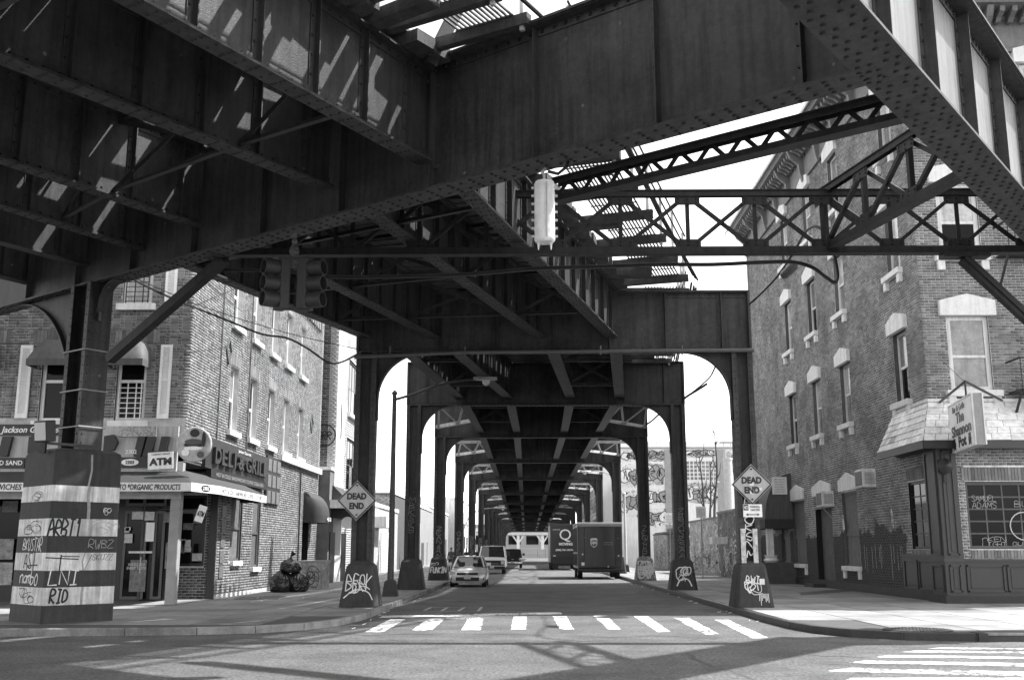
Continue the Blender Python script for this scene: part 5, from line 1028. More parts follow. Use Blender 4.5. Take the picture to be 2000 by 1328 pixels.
# ================================================================== signs on the first bent
SIGN = mat('sign_sheeting', .4, .45, .12, 6, streak=.12); SYN = BY[0]-.32
def diamond(px, py, r_px, lab):
    c = AY(px, py, SYN); r = r_px*BY[0]/FPX; t = thing('dead_end_sign', c, lab, 'sign', 'diamond dead end signs'); d = [(0, -r), (r, 0), (0, r), (-r, 0)]
    MB().prism(d, c, EX, EZ, -EY, 0, .012).build('plate', SIGN, t, bevel=.004); mb = MB()
    for k in range(4):
        a, b = V(d[k])*.93, V(d[(k+1) % 4])*.93; ribbon(mb, [a, b], .035, c, EX, EZ, -EY, off=.0145)
    mb.build('border', BLACK, t); text('DEAD', c+EZ*r*.21-EY*.012, EX, EZ, r*.33, BLACK, t, r*.98, bold=.05); text('END', c-EZ*r*.27-EY*.012, EX, EZ, r*.33, BLACK, t, r*.74, bold=.05); MB().lathe([(.03, 0), (.03, .02)], c+EZ*r*.75-EY*.012, -EY, 8).build('bolt', IRON, t); MB().lathe([(.03, 0), (.03, .02)], c-EZ*r*.72-EY*.012, -EY, 8).build('bolt', IRON, t)
    MB().beam(c+V(0, .02, .2), c+V(0, .1, .2), .2, .04).build('bracket', IRON, t); return t, c, r
diamond(697, 977, 38, 'clean diamond dead end sign on the left column of the first bent'); t, c, r = diamond(1468, 946, 39, 'stickered diamond dead end sign on the right column of the first bent')
for a, b, s in ((.0, .03, .06), (.05, -.35, .09), (.42, -.22, .05)): MB().ob(c+V(r*a, -.016, r*b), EX, s, EZ, s*.7, EY, .002).build('sticker', OFFW, t)
c = AY(1470, 997, SYN); npk = thing('no_parking_sign', c, 'white no parking sign below the right dead end sign', 'sign'); MB().ob(c, EX, .27, EZ, .18, EY, .006).build('plate', WHITE, npk); MB().ob(c+V(-.19, -.008, .09), EX, .07, EZ, .08, EY, .002).build('black_field', BLACK, npk); text('NO', c+V(-.19, -.01, .09), EX, EZ, .1, WHITE, npk, .11, bold=.02); text('PARKING', c+V(.07, -.006, .11), EX, EZ, .06, BLACK, npk, .28); text('7AM-7PM', c+V(.07, -.006, .02), EX, EZ, .06, BLACK, npk, .26); MB().prism([(-.2, 0), (-.13, .035), (-.13, .012), (.13, .012), (.13, .035), (.2, 0), (.13, -.035), (.13, -.012), (-.13, -.012), (-.13, -.035)], c+V(0, -.007, -.11), EX, EZ, -EY, 0, .003).build('arrow', BLACK, npk)
for px in (1452, 1475.5):
    c0, c1 = AY(px, 1104, SYN+.05), AY(px, 1032, SYN+.05); mb = MB().ob((c0+c1)/2, EX, .065, EZ, (c1[2]-c0[2])/2, EY, .03); o = single('guard_plank', mb, mat('stickered_wood', .5, .8, .5, 9), (c0[0], c0[1], c0[2]), 'pale stickered plank on the %s side of the right first column' % ('left' if px < 1460 else 'right'), 'plank', 'planks strapped to the right first column')
def col_tag(x, y, z0, z1, label_o, wd=.028, n=7, m=GW):
    mb = MB(); fr = (V(x-.16, y-.235, z0), EX, EZ, -EY)
    for k in range(n): tagword(mb, random.choice('BERSKOMNAZ'), .02, (z1-z0)*k/n, .27, (z1-z0)/n*.9, wd, fr, jit=.15)
    return stuff(mb.build('graffiti', m, label_o))
bents = [o for o in col.objects if o.name.startswith('viaduct_bent')]; bents.sort(key=lambda o: o.location.y)
col_tag(XR-.3, BY[0], 1.5, 3.2, bents[0]); col_tag(XL+.3, BY[1], 2.4, 3.9, bents[1], .012, 6, GG); col_tag(XR-.3, BY[1], 1.4, 3.4, bents[1], .014, 9, GG)
for i in range(2, 7):
    for x in (XL+.3, XR-.3): col_tag(x, BY[i], 1.35, 3.0, bents[i], .028, 7, GG)
# ================================================================== hanging traffic signal and cable closure
def g_at(px, py): p = on_g(px, py, 0); return np.array([p[0], p[1]])
g = g_at(575, 455); yS = g[1]-.25; tsg = thing('traffic_signal', AY(575, 470, yS), 'grey two-way traffic signal hanging under the skewed girder', 'traffic light'); SIGM = mat('signal_paint', .04, .5, .15, 6, streak=.15)
top, hub = AY(576, 462, yS), AY(572, 502, yS); MB().lathe([(.05, 0), (.035, .1), (.06, .16), (.04, .22), (.09, .3), (.1, .38), (.07, .44)], top+EZ*.06, -EZ, 10).build('hanger', DGREY, tsg)
MB().beam(AY(545, 506, yS), AY(602, 504, yS), .1, .07).build('cross_arm', SIGM, tsg); MB().beam(AY(555, 604, yS), AY(606, 606, yS), .07, .03).build('bottom_brace', SIGM, tsg)
for px0, dx, dy in ((551, -.8, -.6), (596, .95, -.3)):
    d = unit(V(dx, dy, 0)); s = unit(V(-dy, dx, 0)); a, b = AY(px0, 508, yS), AY(px0, 605, yS); c = (a+b)/2; h = (a[2]-b[2])/2
    hd_ = MB().ob(c, d, .1, s, .17, EZ, h).build('signal_head', SIGM, tsg, bevel=.02)
    for k in (-1, 0, 1):
        m = c+EZ*k*h*.64+d*.1; MB().lathe([(.155, 0), (.155, .3), (.14, .3), (.14, .02)], m, d, 16, False).build('visor', SIGM, hd_, smooth=True); MB().lathe([(.135, .0), (.11, .04), (.02, .055)], m, d, 14).build('lens', BLACK, hd_, smooth=True); MB().ob(c+EZ*(k*h*.64-.16)+d*.1, d, .008, s, .16, EZ, .006).build('door_seam', DGREY, hd_)
g = g_at(1062, 330); yC = g[1]-.3; a, b = AY(1063, 356, yC), AY(1064, 474, yC); k = yC/FPX*1.02; cc_ = thing('cable_closure', b, 'white ribbed cylinder hanging below the skewed girder', 'cable closure'); r = 20.5*k; L = a[2]-b[2]
pf = [(r*.85, 0), (r, .03)]+[(r*(1.03 if i % 4 == 0 else 1), .05+(L-.1)*i/24) for i in range(25)]+[(r, L-.04), (r*.9, L)]
MB().lathe(pf, b, EZ, 22).build('cylinder', OFFW, cc_, smooth=True); MB().ob((a+b)/2-EY*r*1.0+EX*.03, EX, .012, EZ, L/2-.05, EY, .02).build('seam', GALV, cc_)
for s in (1, -1):
    for i in range(7): p = b+EZ*(.1+(L-.2)*i/6)+EX*s*(r+.015); MB().ob(p, EX, .03, EZ, .016, EY, .018).build('clasp', GALV, cc_)
for x in (-.1, .1): MB().lathe([(.028, 0), (.008, -.12)], b+EX*x, EZ, 6).build('nozzle', OFFW, cc_)
MB().tube([a, a+V(.0, .05, .14), a+V(-.03, .08, .2), a+V(.02, .2, .3)], .025, 6).build('hook', GALV, cc_); MB().tube([AY(1070, 335, yC), AY(1090, 340, yC), AY(1108, 325, yC+.1), AY(1112, 306, yC+.3), AY(1105, 292, yC+.6)], .028, 6).build('cable_tail', CABLE, cc_)
# ================================================================== wires
def cable(pts, r, label, n=6, name='cable', wob=0.):
    P = smooth_path([AY(x, y, Y) for x, y, Y in pts], 5); mb = MB()
    for k in range(n if n > 1 else 1):
        a = 2*math.pi*k/max(n, 1); o = V(0, math.cos(a), math.sin(a))*r*1.3 if n > 1 else V(0, 0, 0); mb.tube([p+o for p in P], r, 5)
    return single(name, mb, CABLE, P[0], label, 'cable')
T = TY+.45
cable([(430, 528, T), (560, 530, T), (640, 541, T), (800, 540, T), (930, 535, T), (1050, 525, T), (1180, 521, T), (1290, 517, T), (1390, 517, T), (1480, 513, T), (1545, 512, T), (1585, 522, T), (1612, 541, T), (1630, 552, T), (1637, 540, T), (1634, 515, T), (1628, 492, T)], .022, 'bundle of black cables strung below the level truss, looping up at the right', 3, 'cable_bundle')
cable([(1628, 492, T), (1612, 455, T+.5), (1592, 442, T+1), (1572, 455, T+2), (1552, 490, T+3.5), (1522, 535, T+5), (1490, 570, T+6.5), (1462, 596, BY[0])], .03, 'thick black cable rising from the bent corner over the level truss', 2, 'cable')
a, b = AY(1528, 540, T+4.6), AY(1556, 515, T+3.6); mb = MB().tube([a, a+(b-a)*.15, a+(b-a)*.85, b], [.03, .12, .12, .03], 12); single('splice_case', mb, DGREY, a, 'grey cylindrical splice case on the thick cable by the bar wall', 'splice case', smooth=True)
cable([(255, 543, 25), (330, 580, 26), (440, 624, 27.5), (510, 652, 28.5), (560, 660, 29), (600, 680, 29.6), (650, 710, 30), (700, 691, 30.3)], .03, 'thick sagging black cable in front of the deli upper windows', 1)
cable([(268, 545, 25), (400, 600, 27), (560, 650, 29), (700, 682, 30.3)], .012, 'thin black wire above the thick cable by the deli', 1); cable([(210, 652, 25), (340, 612, 26.5), (470, 560, 28)], .01, 'thin wire rising across the deli corner', 1); cable([(396, 545, 27), (470, 606, 33), (520, 640, 38), (600, 675, 44), (632, 690, 48)], .012, 'thin wire running along the deli side wall', 1)
cable([(1380, 750, 42), (1365, 760, 42.5), (1345, 772, 43), (1337, 778, 43.8)], .05, 'short black cable sagging inside the right arch of the first bent', 2); cable([(1397, 716, 31), (1385, 738, 36), (1360, 760, 41), (1336, 778, 43.8)], .03, 'black cable between the first and second bents on the right', 1); cable([(1290, 806, 50), (1275, 820, 54), (1263, 829, 57.6)], .05, 'black cable between the second and third bents on the right', 2)
# ================================================================== street lamps
def lamp(base, h, arm, label, style='cobra', m=IRON, s=1, foot=True, r0=.12):
    b = V(base[0], base[1], .15); t = thing('street_lamp', b, label, 'street lamp', 'street lamps along the street'); 
    if foot: MB().loft([[b+V(i*q, j*q, z) for i, j in ((1, 1), (-1, 1), (-1, -1), (1, -1))] for q, z in ((.27, 0), (.25, .12), (.19, .5), (.12, .56))]).build('foot', PEDM, t, bevel=.02)
    MB().tube([b, b+EZ*h*.4, b+EZ*h], [r0, r0*.85, r0*.62], 10).build('pole', m, t, smooth=True); MB().lathe([(r0*.85, 0), (r0*.9, .06), (.02, .16)], b+EZ*h, EZ, 8).build('cap', m, t); e = b+EZ*(h-.2)
    P = smooth_path([e, e+V(arm*.25, 0, .22), e+V(arm*.55, 0, .55), e+V(arm*.85, 0, .7), e+V(arm, 0, .72)], 4) if style == 'cobra' else smooth_path([e-EZ*.4, e+V(arm*.15, 0, 1.0), e+V(arm*.45, 0, 1.75), e+V(arm*.8, 0, 1.95), e+V(arm, 0, 1.9)], 4)
    MB().tube(P, .05, 7).build('arm', m, t, smooth=True); l = P[-1]; s_ = math.copysign(1, arm); MB().loft([[l+V(s_*x, y*w_, z) for y, z in ((1, 0), (.6, .1), (-.6, .1), (-1, 0), (0, -.03))] for x, w_ in ((-.1, .06), (.12, .17), (.5, .19), (.75, .06))]).build('head', GALV, t, smooth=True); MB().lathe([(.02, -.2), (.12, -.14), (.15, -.03), (.15, 0)], l+V(s_*.36, 0, -.02), EZ, 12).build('globe', mat('lamp_globe', .6, .2, .1, 5), t, smooth=True)
p = AZ(762, 1164, .15); lamp(p, AY(772, 770, p[1])[2]-.15, AY(930, 745, p[1])[0]-p[0], 'dark street lamp on the left sidewalk with its arm reaching under the viaduct')
lamp((7.4, 80), 5.7, -2.6, 'pale curved street lamp on the right sidewalk behind the parked trucks', 'x', GALV); lamp((7.4, 120), 5.9, -2.7, 'far curved street lamp on the right beyond the moving truck', 'x', GALV, foot=False); lamp((-6.6, 112), 4.2, 3.8, 'far curved street lamp on the left over the parked cars', 'x', GALV, foot=False)
# ================================================================== rubbish by the deli wall
BAGM = mat('black_plastic_bag', .012, .22, .3, 3, .9, 7, spec=.6)
bg = thing('rubbish_bags', AZ(557, 1157, .15), 'pile of shiny black rubbish bags against the deli side wall', 'rubbish bags'); p0 = AZ(557, 1156, .15)
for k, (dx, dy, z, r, h) in enumerate(((-.15, 0, 0, .5, .85), (.35, .3, 0, .46, .8), (.12, .15, .72, .42, .55))):
    mb = MB(); n, m_ = 40, 16; secs = []; rs = random.Random(k); ph = [rs.uniform(0, 6) for _ in range(8)]
    for j in range(m_+1):
        v = j/m_; pr = float(np.interp(v, [0, .08, .25, .45, .65, .8, .92, 1], [.78, .95, 1.03, 1.0, .86, .64, .34, .12]))
        row = []
        for i in range(n):
            a = 2*math.pi*i/n; cr = .07*math.sin(2*a+ph[0])+.06*math.sin(3*a+ph[1]+3*v)+v*(.09*abs(math.sin(5.5*a+ph[2]))+.07*abs(math.sin(8.5*a+ph[3]+v)))+.03*math.sin(6*a+9*v+ph[5])+rs.uniform(-.02, .02)
            rr_ = r*pr*(.92+cr+rs.uniform(-.012, .012)); row.append((p0[0]+dx+rr_*math.cos(a), p0[1]+dy+rr_*math.sin(a), .15+z+h*v+.02*math.sin(4*a+ph[4])*(1-v)*(v > 0)))
        secs.append(row)
    c = V(p0[0]+dx, p0[1]+dy, .15+z+h); mb.loft(secs); mb.tube([c-EZ*.05, c+V(.03, 0, .08), c+V(.12, .02, .22)], [.05, .035, .12], 9); mb.build('bag', BAGM, bg)
a = AZ(583, 1150, .15); ub = thing('utility_box', a+V(.5, .6, 0), 'tagged grey utility cabinet beside the rubbish bags', 'cabinet'); x0, y0 = a[0], a[1]; MB().box(x0, x0+1.05, y0, y0+1.1, .15, 1.25).build('cabinet', mat('tagged_cabinet', .3, .7, .6, 6, streak=.3), ub, bevel=.015); MB().box(x0-.04, x0+1.09, y0-.04, y0+1.14, 1.25, 1.3).build('lid', GREYS, ub); mb = MB(); scribble(mb, x0*0+.1, .1, .8, .8, .03, (V(x0, y0, .15), EX, EZ, -EY), 7); scribble(mb, .1, .1, .8, .9, .03, (V(x0+1.05, y0, .15), EY, EZ, EX), 7); stuff(mb.build('graffiti', GB, ub))
# small awnings along the left side wall
def side_awning(y0, y1, z0, z1, out, label, txt=None, X0=DX, m=CANV):
    t = thing('door_awning', (X0, (y0+y1)/2, z0), label, 'awning'); k = 8; ym, hw = (y0+y1)/2, (y1-y0)/2
    secs = [[V(X0+.01+out*math.sin(math.pi*i/10)**.6 * math.sin(f*math.pi/2), ym-hw*math.cos(math.pi*i/10), z0+(z1-z0)*math.cos(f*math.pi/2)) for i in range(11)] for f in (j/k for j in range(k+1))]
    mb = MB(); mb.loft(secs, close=False, cap=False); o = mb.build('canvas', m, t, smooth=True); mb = MB(); mb.loft([secs[-1], [q-EZ*.35 for q in secs[-1]]], close=False, cap=False); mb.build('valance', m, t, smooth=True)
    if txt: text(txt, V(X0+out+.03, ym, z0-.18), EY, EZ, .18, WHITE, t, .9)
    return t
side_awning(48.4, 50.4, 3.3, 4.35, 1.0, 'dark round door awning numbered 45-05 on the left side wall', '45-05')
# ================================================================== other buildings
def simple_building(name, label, x0, x1, y0, y1, h, m, wins=(), parapet=True, roofm=None):
    t = thing(name, ((x0+x1)/2, y0, 0), label, 'building'); MB().box(x0, x1, y0, y1, .02, h).build('wall', m, t); MB().box(x0-.08, x1+.08, y0-.08, y1+.08, h, h+.25).build('parapet', roofm or STONE, t)
    return t
def flat_window(par, fr, u0, v0, u1, v1, fm=OFFW, nu=1, nv=2, gl=GLASS, out=.03):    # frame set on a far wall
    O, U, N = fr; P = lambda u, v: O+U*u+EZ*v+N*out; mb = MB(); w_ = .09
    for i in range(nu+1): u = u0+(u1-u0)*i/nu; mb.ob(P(u, (v0+v1)/2), U, w_/2, EZ, (v1-v0)/2+w_/2, N, .04)
    for j in range(nv+1): v = v0+(v1-v0)*j/nv; mb.ob(P((u0+u1)/2, v), U, (u1-u0)/2, EZ, w_/2, N, .038)
    o = mb.build('window', fm, par); MB().ob(P((u0+u1)/2, (v0+v1)/2)-N*.02, U, (u1-u0)/2, EZ, (v1-v0)/2, N, .012).build('pane', gl, o); MB().ob(P((u0+u1)/2, v0-.14)+N*.05, U, (u1-u0)/2+.15, EZ, .07, N, .1).build('sill', STONE, o); return o
# second building on the left: dark brick return wall, pale upper wall
b2 = thing('pale_brick_building', (-10, 56, 0), 'tall pale brick building behind the deli with wide side windows', 'building')
b2f = (V(-14, 53.0, 0), EX, -EY); XB = AY(661, 700, 53.0)[0]; uB = XB+14
wall_sheet(b2, b2f, 0, uB+.02, 5.6, 15.2, [], MOR_L); u1 = AY(646, 700, 53.)[0]+14; bricks(b2, b2f, 0, u1, 5.6, 15.2, .13, .36, [], BRK_D); bricks(b2, b2f, u1+.02, uB, 5.6, 15.2, .11, .3, [], BRK_W)
b2s = (V(XB, 53., 0), EY, EX); bw2 = [(3.3, 9.0, 7.0, 12.0), (3.3, 4.9, 7.0, 7.7)]; nwin = (1.3, 7.4, 1.6, 9.2); wall_sheet(b2, b2s, 0, 12, 0, 15.2, bw2+[nwin], mat('pale_render', .55, .85, .12, 2, .2, 50, streak=.2)); bricks(b2, b2s, 2.6, 12, 0, 15, .12, .34, [(p[0]-.05, p[1]-.1, p[2]+.05, p[3]+.1) for p in bw2], BRK_W); o = window(b2, b2s, *nwin, dep=.2, fm=BLACK, split=0)
for p in bw2: o = window(b2, b2s, *p, dep=.15, fm=DGREY, rm=BLACKM, muntin=(4, 2), split=0, gl=(GLASS, GLASSL, GLASS)); MB().ob(b2s[0]+b2s[1]*(p[0]+p[2])/2+EZ*(p[1]-.1)+b2s[2]*.08, b2s[1], 2.0, EZ, .1, b2s[2], .12).build('sill', STONE, o)
MB().box(-20, XB-.3, 53.4, 65, .02, 15).build('inner_mass', BRK_D, b2); MB().box(-20, XB-.01, 53.02, 65, 15.15, 15.35).build('roof', DGREY, b2)
mb = MB(); c = AY(634, 850, 52.98); rr_ = .55; ribbon(mb, [(rr_*math.cos(q), rr_*math.sin(q)) for q in (2*math.pi*k/18 for k in range(19))], .06, c, EX, EZ, -EY, .03); tagword(mb, 'GRR', -.38, -.2, .75, .38, .05, (c, EX, EZ, -EY), jit=.05); [None for _ in ()]; stuff(mb.build('speech_bubble_tag', GB, b2))
MB().box(-14, XB-.02, 51.9, 52.98, 0, 5.6).build('lower_wall', BRK_L, b2); MB().box(-14, XB+.05, 51.86, 53., 5.6, 5.75).build('ledge', STONE, b2)
aw2 = thing('shop_awning', (XB, 55, 3.4), 'dark boxy shop awning and white hood beyond the round door awning', 'awning'); MB().prism([(0, 3.3), (1.3, 3.3), (1.3, 3.6), (0, 4.9)], (XB, 52.6, 0), EX, EZ, EY, 0, 3.0).build('canvas', CANV, aw2); MB().box(XB, XB+1.45, 51.95, 52.55, 3.75, 4.15).build('hood', OFFW, aw2); MB().lathe([(.3, 0), (.3, .05)], V(XB+.8, 52.58, 3.05), -EY, 16).build('round_sign', WHITE, aw2)
for y in (52.2, 55.5): MB().box(XB, XB+.04, y, y+1.3, .15, 2.6).build('door', BLACK, b2)
b3 = simple_building('low_brick_building', 'low dark brick building with a white band behind the second left bent', -18, -10.75, 84, 96, 6.2, BRK_D); f3_ = (V(-18, 84, 0), EX, -EY); bricks(b3, f3_, 4, 7.25, .3, 6.2, .16, .45, [], mat('mid_brick', .2, .85, .2, 3, tone=.3)); MB().box(-14, -10.7, 83.9, 84, 1.0, 1.35).build('white_band', OFFW, b3); MB().box(-14, -10.72, 83.93, 84, 1.35, 2.9).build('dark_band', DGREY, b3); MB().box(-14, -10.72, 83.94, 84, .15, 1.).build('white_base', OFFW, b3)
b4 = simple_building('white_shed', 'long white shed wall along the left sidewalk with posters', -18, -10.8, 96.2, 122, 6.0, mat('white_wall', .27, .8, .1, 2, streak=.2))
for y, h, m_ in ((99, 2.6, GREYS), (104, 2.8, POSTD), (110, 2.5, DGREY), (116, 2.6, GREYS)): MB().box(-10.8, -10.74, y, y+2.2, .15, h).build('door', m_, b4)
for y in (97.5, 101.6, 107): MB().box(-10.8, -10.75, y, y+1.2, 3.0, 4.4).build('poster', POST_, b4)
b5 = simple_building('grey_gabled_shed', 'grey sheet-metal shed beyond the white shed on the left', -19, -11, 123, 150, 6.5, GREYS); 
for y in (125, 131, 138, 144): MB().box(-11, -10.94, y, y+2.5, .15, 3.2).build('door', OFFW if y % 2 else DGREY, b5)
b5b = simple_building('far_white_block', 'small white block far down the left side of the street', -20, -9.5, 152, 200, 9, OFFW)
for y in range(155, 198, 7):
    for z in (2, 5.5): MB().box(-9.5, -9.44, y, y+3, z, z+1.8).build('window', GLASS, b5b)
b25 = simple_building('shuttered_shop', 'low shop with a pale ribbed shutter between the brick buildings on the left', -18, -10.1, 66, 83.5, 4.6, BRK_W); MB().box(-10.1, -9.2, 70, 73, 3.2, 3.9).build('awning_box', OFFW, b25)
for k in range(14): MB().box(-10.1, -10.04, 74, 78, .2+k*.2, .37+k*.2).build('shutter_slat', OFFW, b25)
MB().box(-10.1, -10.05, 67, 69, .15, 2.7).build('door', BLACK, b25)
# right: tagged yard walls
TAGW = mat('tagged_wall', .42, .8, .4, 2, .2, 40, streak=.5, tagp=1., ts=.8); TAGD = mat('tagged_dark_wall', .17, .8, .5, 2, .2, 40, streak=.5, tagp=1., ts=.7)
WX = 12.0
def yard_wall(y0, y1, h, m, label, n=10, X0=WX, th=2.5, gm=(GW, GB, GG)):
    t = thing('tagged_yard_wall', (X0, (y0+y1)/2, .15), label, 'wall', 'graffiti covered yard walls on the right'); MB().box(X0, X0+th, y0, y1, .1, h).build('wall', m, t); MB().box(X0-.06, X0+th+.06, y0-.0, y1+.0, h, h+.12).build('coping', KERB, t)
    fr = (V(X0, y1, .15), -EY, EZ, -EX); ff = (V(X0, y0, .15), EX, EZ, -EY)
    for g_ in gm:
        mb = MB()
        for k in range(n): u = random.uniform(0, max(.1, y1-y0-1.6)); scribble(mb, u, random.uniform(.2, .9), random.uniform(1, 1.8), random.uniform(.6, 1.6), random.uniform(.04, .09), fr, 3)
        for k in range(3): scribble(mb, random.uniform(0, th-1), random.uniform(.2, h-1.6), 1, 1.3, .06, ff, 4)
        stuff(mb.build('graffiti', g_, t))
    return t
yw1 = yard_wall(59.6, 67, 3.95, TAGD, 'tall tagged wall right behind the bar with a wall box', 9); yw2 = yard_wall(68, 78.5, 3.7, TAGW, 'pale densely tagged wall with a paper notice, second beyond the bar', 16); yw3 = yard_wall(84, 91, 3.4, TAGD, 'dark tagged wall with a flat hood over its door', 8); yw4 = yard_wall(91.1, 101, 3.1, TAGW, 'farthest tagged yard wall before the mural building', 8)
MB().box(WX-.9, WX, 64, 65, 2.1, 2.5).build('wall_box', OFFW, yw1); MB().box(WX-.02, WX+.0, 65.4, 66.4, .15, 2.4).build('door', BLACK, yw1); MB().box(WX-1.2, WX, 84.5, 90, 3., 3.15).build('hood', DGREY, yw3); MB().box(WX-.05, WX, 84.3, 86, .15, 2.7).build('door', DGREY, yw3)
for k in range(12): MB().box(WX-.06, WX, 86, 88.8, .2+k*.21, .38+k*.21).build('shutter_slat', DGREY, yw3)
for px, py, Y, lb in ((1369, 1000, 62.0, 'paper notice on the tall tagged wall beside the second right column'), (1308, 1013, 80, 'paper notice on the dark tagged wall beside the third right column')):
    c = AY(px, py, Y); o = thing('paper_notice', c, lb, 'notice', 'paper notices on the right'); s = Y/FPX; MB().ob(c, EX, 9.5*s, EZ, 11*s, EY, .02).build('sheet', WHITE, o); MB().beam(c-EZ*.3, V(c[0], c[1]+.1, .15), .06, .06).build('post', GREYS, o)
    for k in range(5): text('NOTICE SALE RENT'[k:k+9], c+V(0, -.02, (6-3.2*k)*s), EX, EZ, 1.5*s, BLACK, o, 14*s)
# mural building behind, glazed factory, vent pipe and bare stems
mu = thing('mural_building', (14, 104, 0), 'white painted factory wall covered in black outline murals behind the yard walls', 'building'); MY = 104; mx0 = AY(1212, 900, MY)[0]; MH = AY(1300, 876, MY)[2]
MW = mat('mural_white', .75, .8, .08, 1.5, streak=.12); MB().box(mx0, 30, MY, MY+25, .02, MH).build('wall', MW, mu); MB().box(mx0-.05, 30, MY-.1, MY+25, MH, MH+.15).build('parapet', GREYS, mu); mf = (V(mx0, MY, 0), EX, EZ, -EY); mfw = (V(mx0, MY, 0), EX, -EY)
for px0, px1 in ((1299, 1313), (1401, 1418)): a, b = AY(px0, 945, MY)[0], AY(px1, 945, MY)[0]; MB().box(a, b, MY-.12, MY-.002, 3, MH-.1).build('pilaster', GREYS, mu)
a, b = AY(1340, 938, MY), AY(1400, 900, MY); flat_window(mu, mfw, a[0]-mx0, a[2], b[0]-mx0, b[2], OFFW, 8, 5, GLASSL)
MPR = mat('mural_print', .7, .8, .1, 2, tagp=1., ts=.8); MPR2 = mat('mural_print_grey', .42, .8, .5, .7, tagp=1., ts=.7)
def mural(px0, py0, px1, py1, seed):      # painted panel with a ragged outline and outlined letter forms
    a, b = AY(px0, py1, MY), AY(px1, py0, MY); W_, H_ = b[0]-a[0], b[2]-a[2]; x, z = a[0]-mx0, a[2]; rs = random.Random(seed); n = 26; p = []
    for k in range(n): q = 2*math.pi*k/n; c_, s_ = math.cos(q), math.sin(q); m_ = max(abs(c_), abs(s_)); p.append((x+W_/2*(1+c_/m_*rs.uniform(.82, 1)), z+H_/2*(1+s_/m_*rs.uniform(.8, 1))))
    mb = MB(); mb.prism(p, mf[0], EX, EZ, -EY, .0, .02); mb.build('mural', MPR2 if seed % 2 else MPR, mu); nb = max(3, int(W_/.62)); of = MB(); fl = (MB(), MB(), MB())
    for k in range(nb):
        cx_, cz_ = x+W_*(k+.6)/(nb+.2), z+H_*rs.uniform(.42, .58); rx, rz_ = W_/nb*rs.uniform(.75, 1.1), H_*rs.uniform(.3, .44); m_ = rs.randint(7, 11); q = [(cx_+rx*math.cos(2*math.pi*j/m_)*rs.uniform(.45, 1.1), cz_+rz_*math.sin(2*math.pi*j/m_)*rs.uniform(.5, 1.1)) for j in range(m_)]; q.append(q[0]); q = smooth_path(q, 4); d = .024+.006*k
        fl[k % 3].add([mf[0]+EX*a_[0]+EZ*a_[1]-EY*d for a_ in q[:-1]], [tuple(range(len(q)-1))]); ribbon(of, q, .075, *mf, off=d+.002)
        for _ in range(2): ribbon(of, smooth_path([(cx_+rx*rs.uniform(-.6, .6), cz_+rz_*rs.uniform(-.7, .7)) for _ in range(4)], 4), .07, *mf, off=d+.003)
    for f_, m_ in zip(fl, (MW, GG, GREYS)): stuff(f_.build('mural_fill', m_, mu))
    stuff(of.build('mural_outline', GB, mu))
for s_, q_ in enumerate(((1215, 878, 1252, 902), (1255, 877, 1297, 902), (1214, 904, 1258, 952), (1260, 903, 1297, 950), (1262, 953, 1318, 987), (1340, 877, 1399, 894), (1215, 956, 1246, 1010), (1340, 942, 1400, 985), (1250, 990, 1320, 1030), (1419, 880, 1445, 930))): mural(*q_, s_)
fc = thing('glazed_factory', (9, 125, 0), 'tall factory front of gridded glazing seen through the right bents', 'building'); MB().box(9.0, 30, 131, 175, .02, 15).build('wall', OFFW, fc); ffw = (V(9, 175, 0), -EY, -EX)
for k in range(5):
    for z in (2.5, 6.5, 10.5): flat_window(fc, ffw, 1+k*8.5, z, 8+k*8.5, z+3.2, GREYS, 5, 3, GLASSL)
c = AY(1421, 900, 92); mb = MB().lathe([(.38, 0), (.38, 8.4), (.42, 8.42), (.42, 8.6)], (c[0], 92, 1), EZ, 14); vp = thing('vent_pipe', (c[0], 92, .1), 'thick vent pipe with a flat cap above the yard walls', 'pipe'); mb.build('pipe', GALV, vp, smooth=True); zt_ = AY(1421, 864, 92)[2]; MB().lathe([(.75, 0), (.6, .12), (.1, .16)], (c[0], 92, zt_), EZ, 16).build('cap', GALV, vp); MB().tube([(c[0]+.3, 92, 9.3), (c[0]+.3, 92, zt_)], .03, 5).build('strut', GALV, vp); MB().tube([(c[0]-.3, 92, 9.3), (c[0]-.3, 92, zt_)], .03, 5).build('strut', GALV, vp)
def sapling(px, py0, py1, Y, label, seed, lean=0):
    rs = random.Random(seed); a, b = AY(px, py0, Y), AY(px+lean, py1, Y); t = thing('bare_sapling', (a[0], Y, .15), label, 'tree', 'leafless saplings behind the yard walls'); a[2] = .15; L = b[2]-a[2]; pts = smooth_path([a, a+(b-a)*.4+V(rs.uniform(-.2, .2), 0, 0), a+(b-a)*.7+V(rs.uniform(-.2, .2), 0, 0), b], 4); MB().tube(pts, [.14-.11*i/(len(pts)-1) for i in range(len(pts))], 6).build('trunk', TIE, t); mb = MB()
    for k in range(5): p = pts[int(len(pts)*(.5+.09*k))]; s = rs.choice((-1, 1)); mb.tube([p, p+V(s*.25, rs.uniform(-.2, .2), .5), p+V(s*.35, 0, 1.1+rs.random()*.5)], [.05, .035, .012], 5)
    mb.build('branch', TIE, t)
sapling(1397, 960, 832, 78, 'tall forked bare sapling between the mural windows and the pipe', 1, -3); sapling(1368, 955, 893, 80, 'thin bare stem in front of the mural wall grid window', 2, -2); sapling(1386, 955, 900, 79, 'short bare stem beside the tall forked sapling', 3)
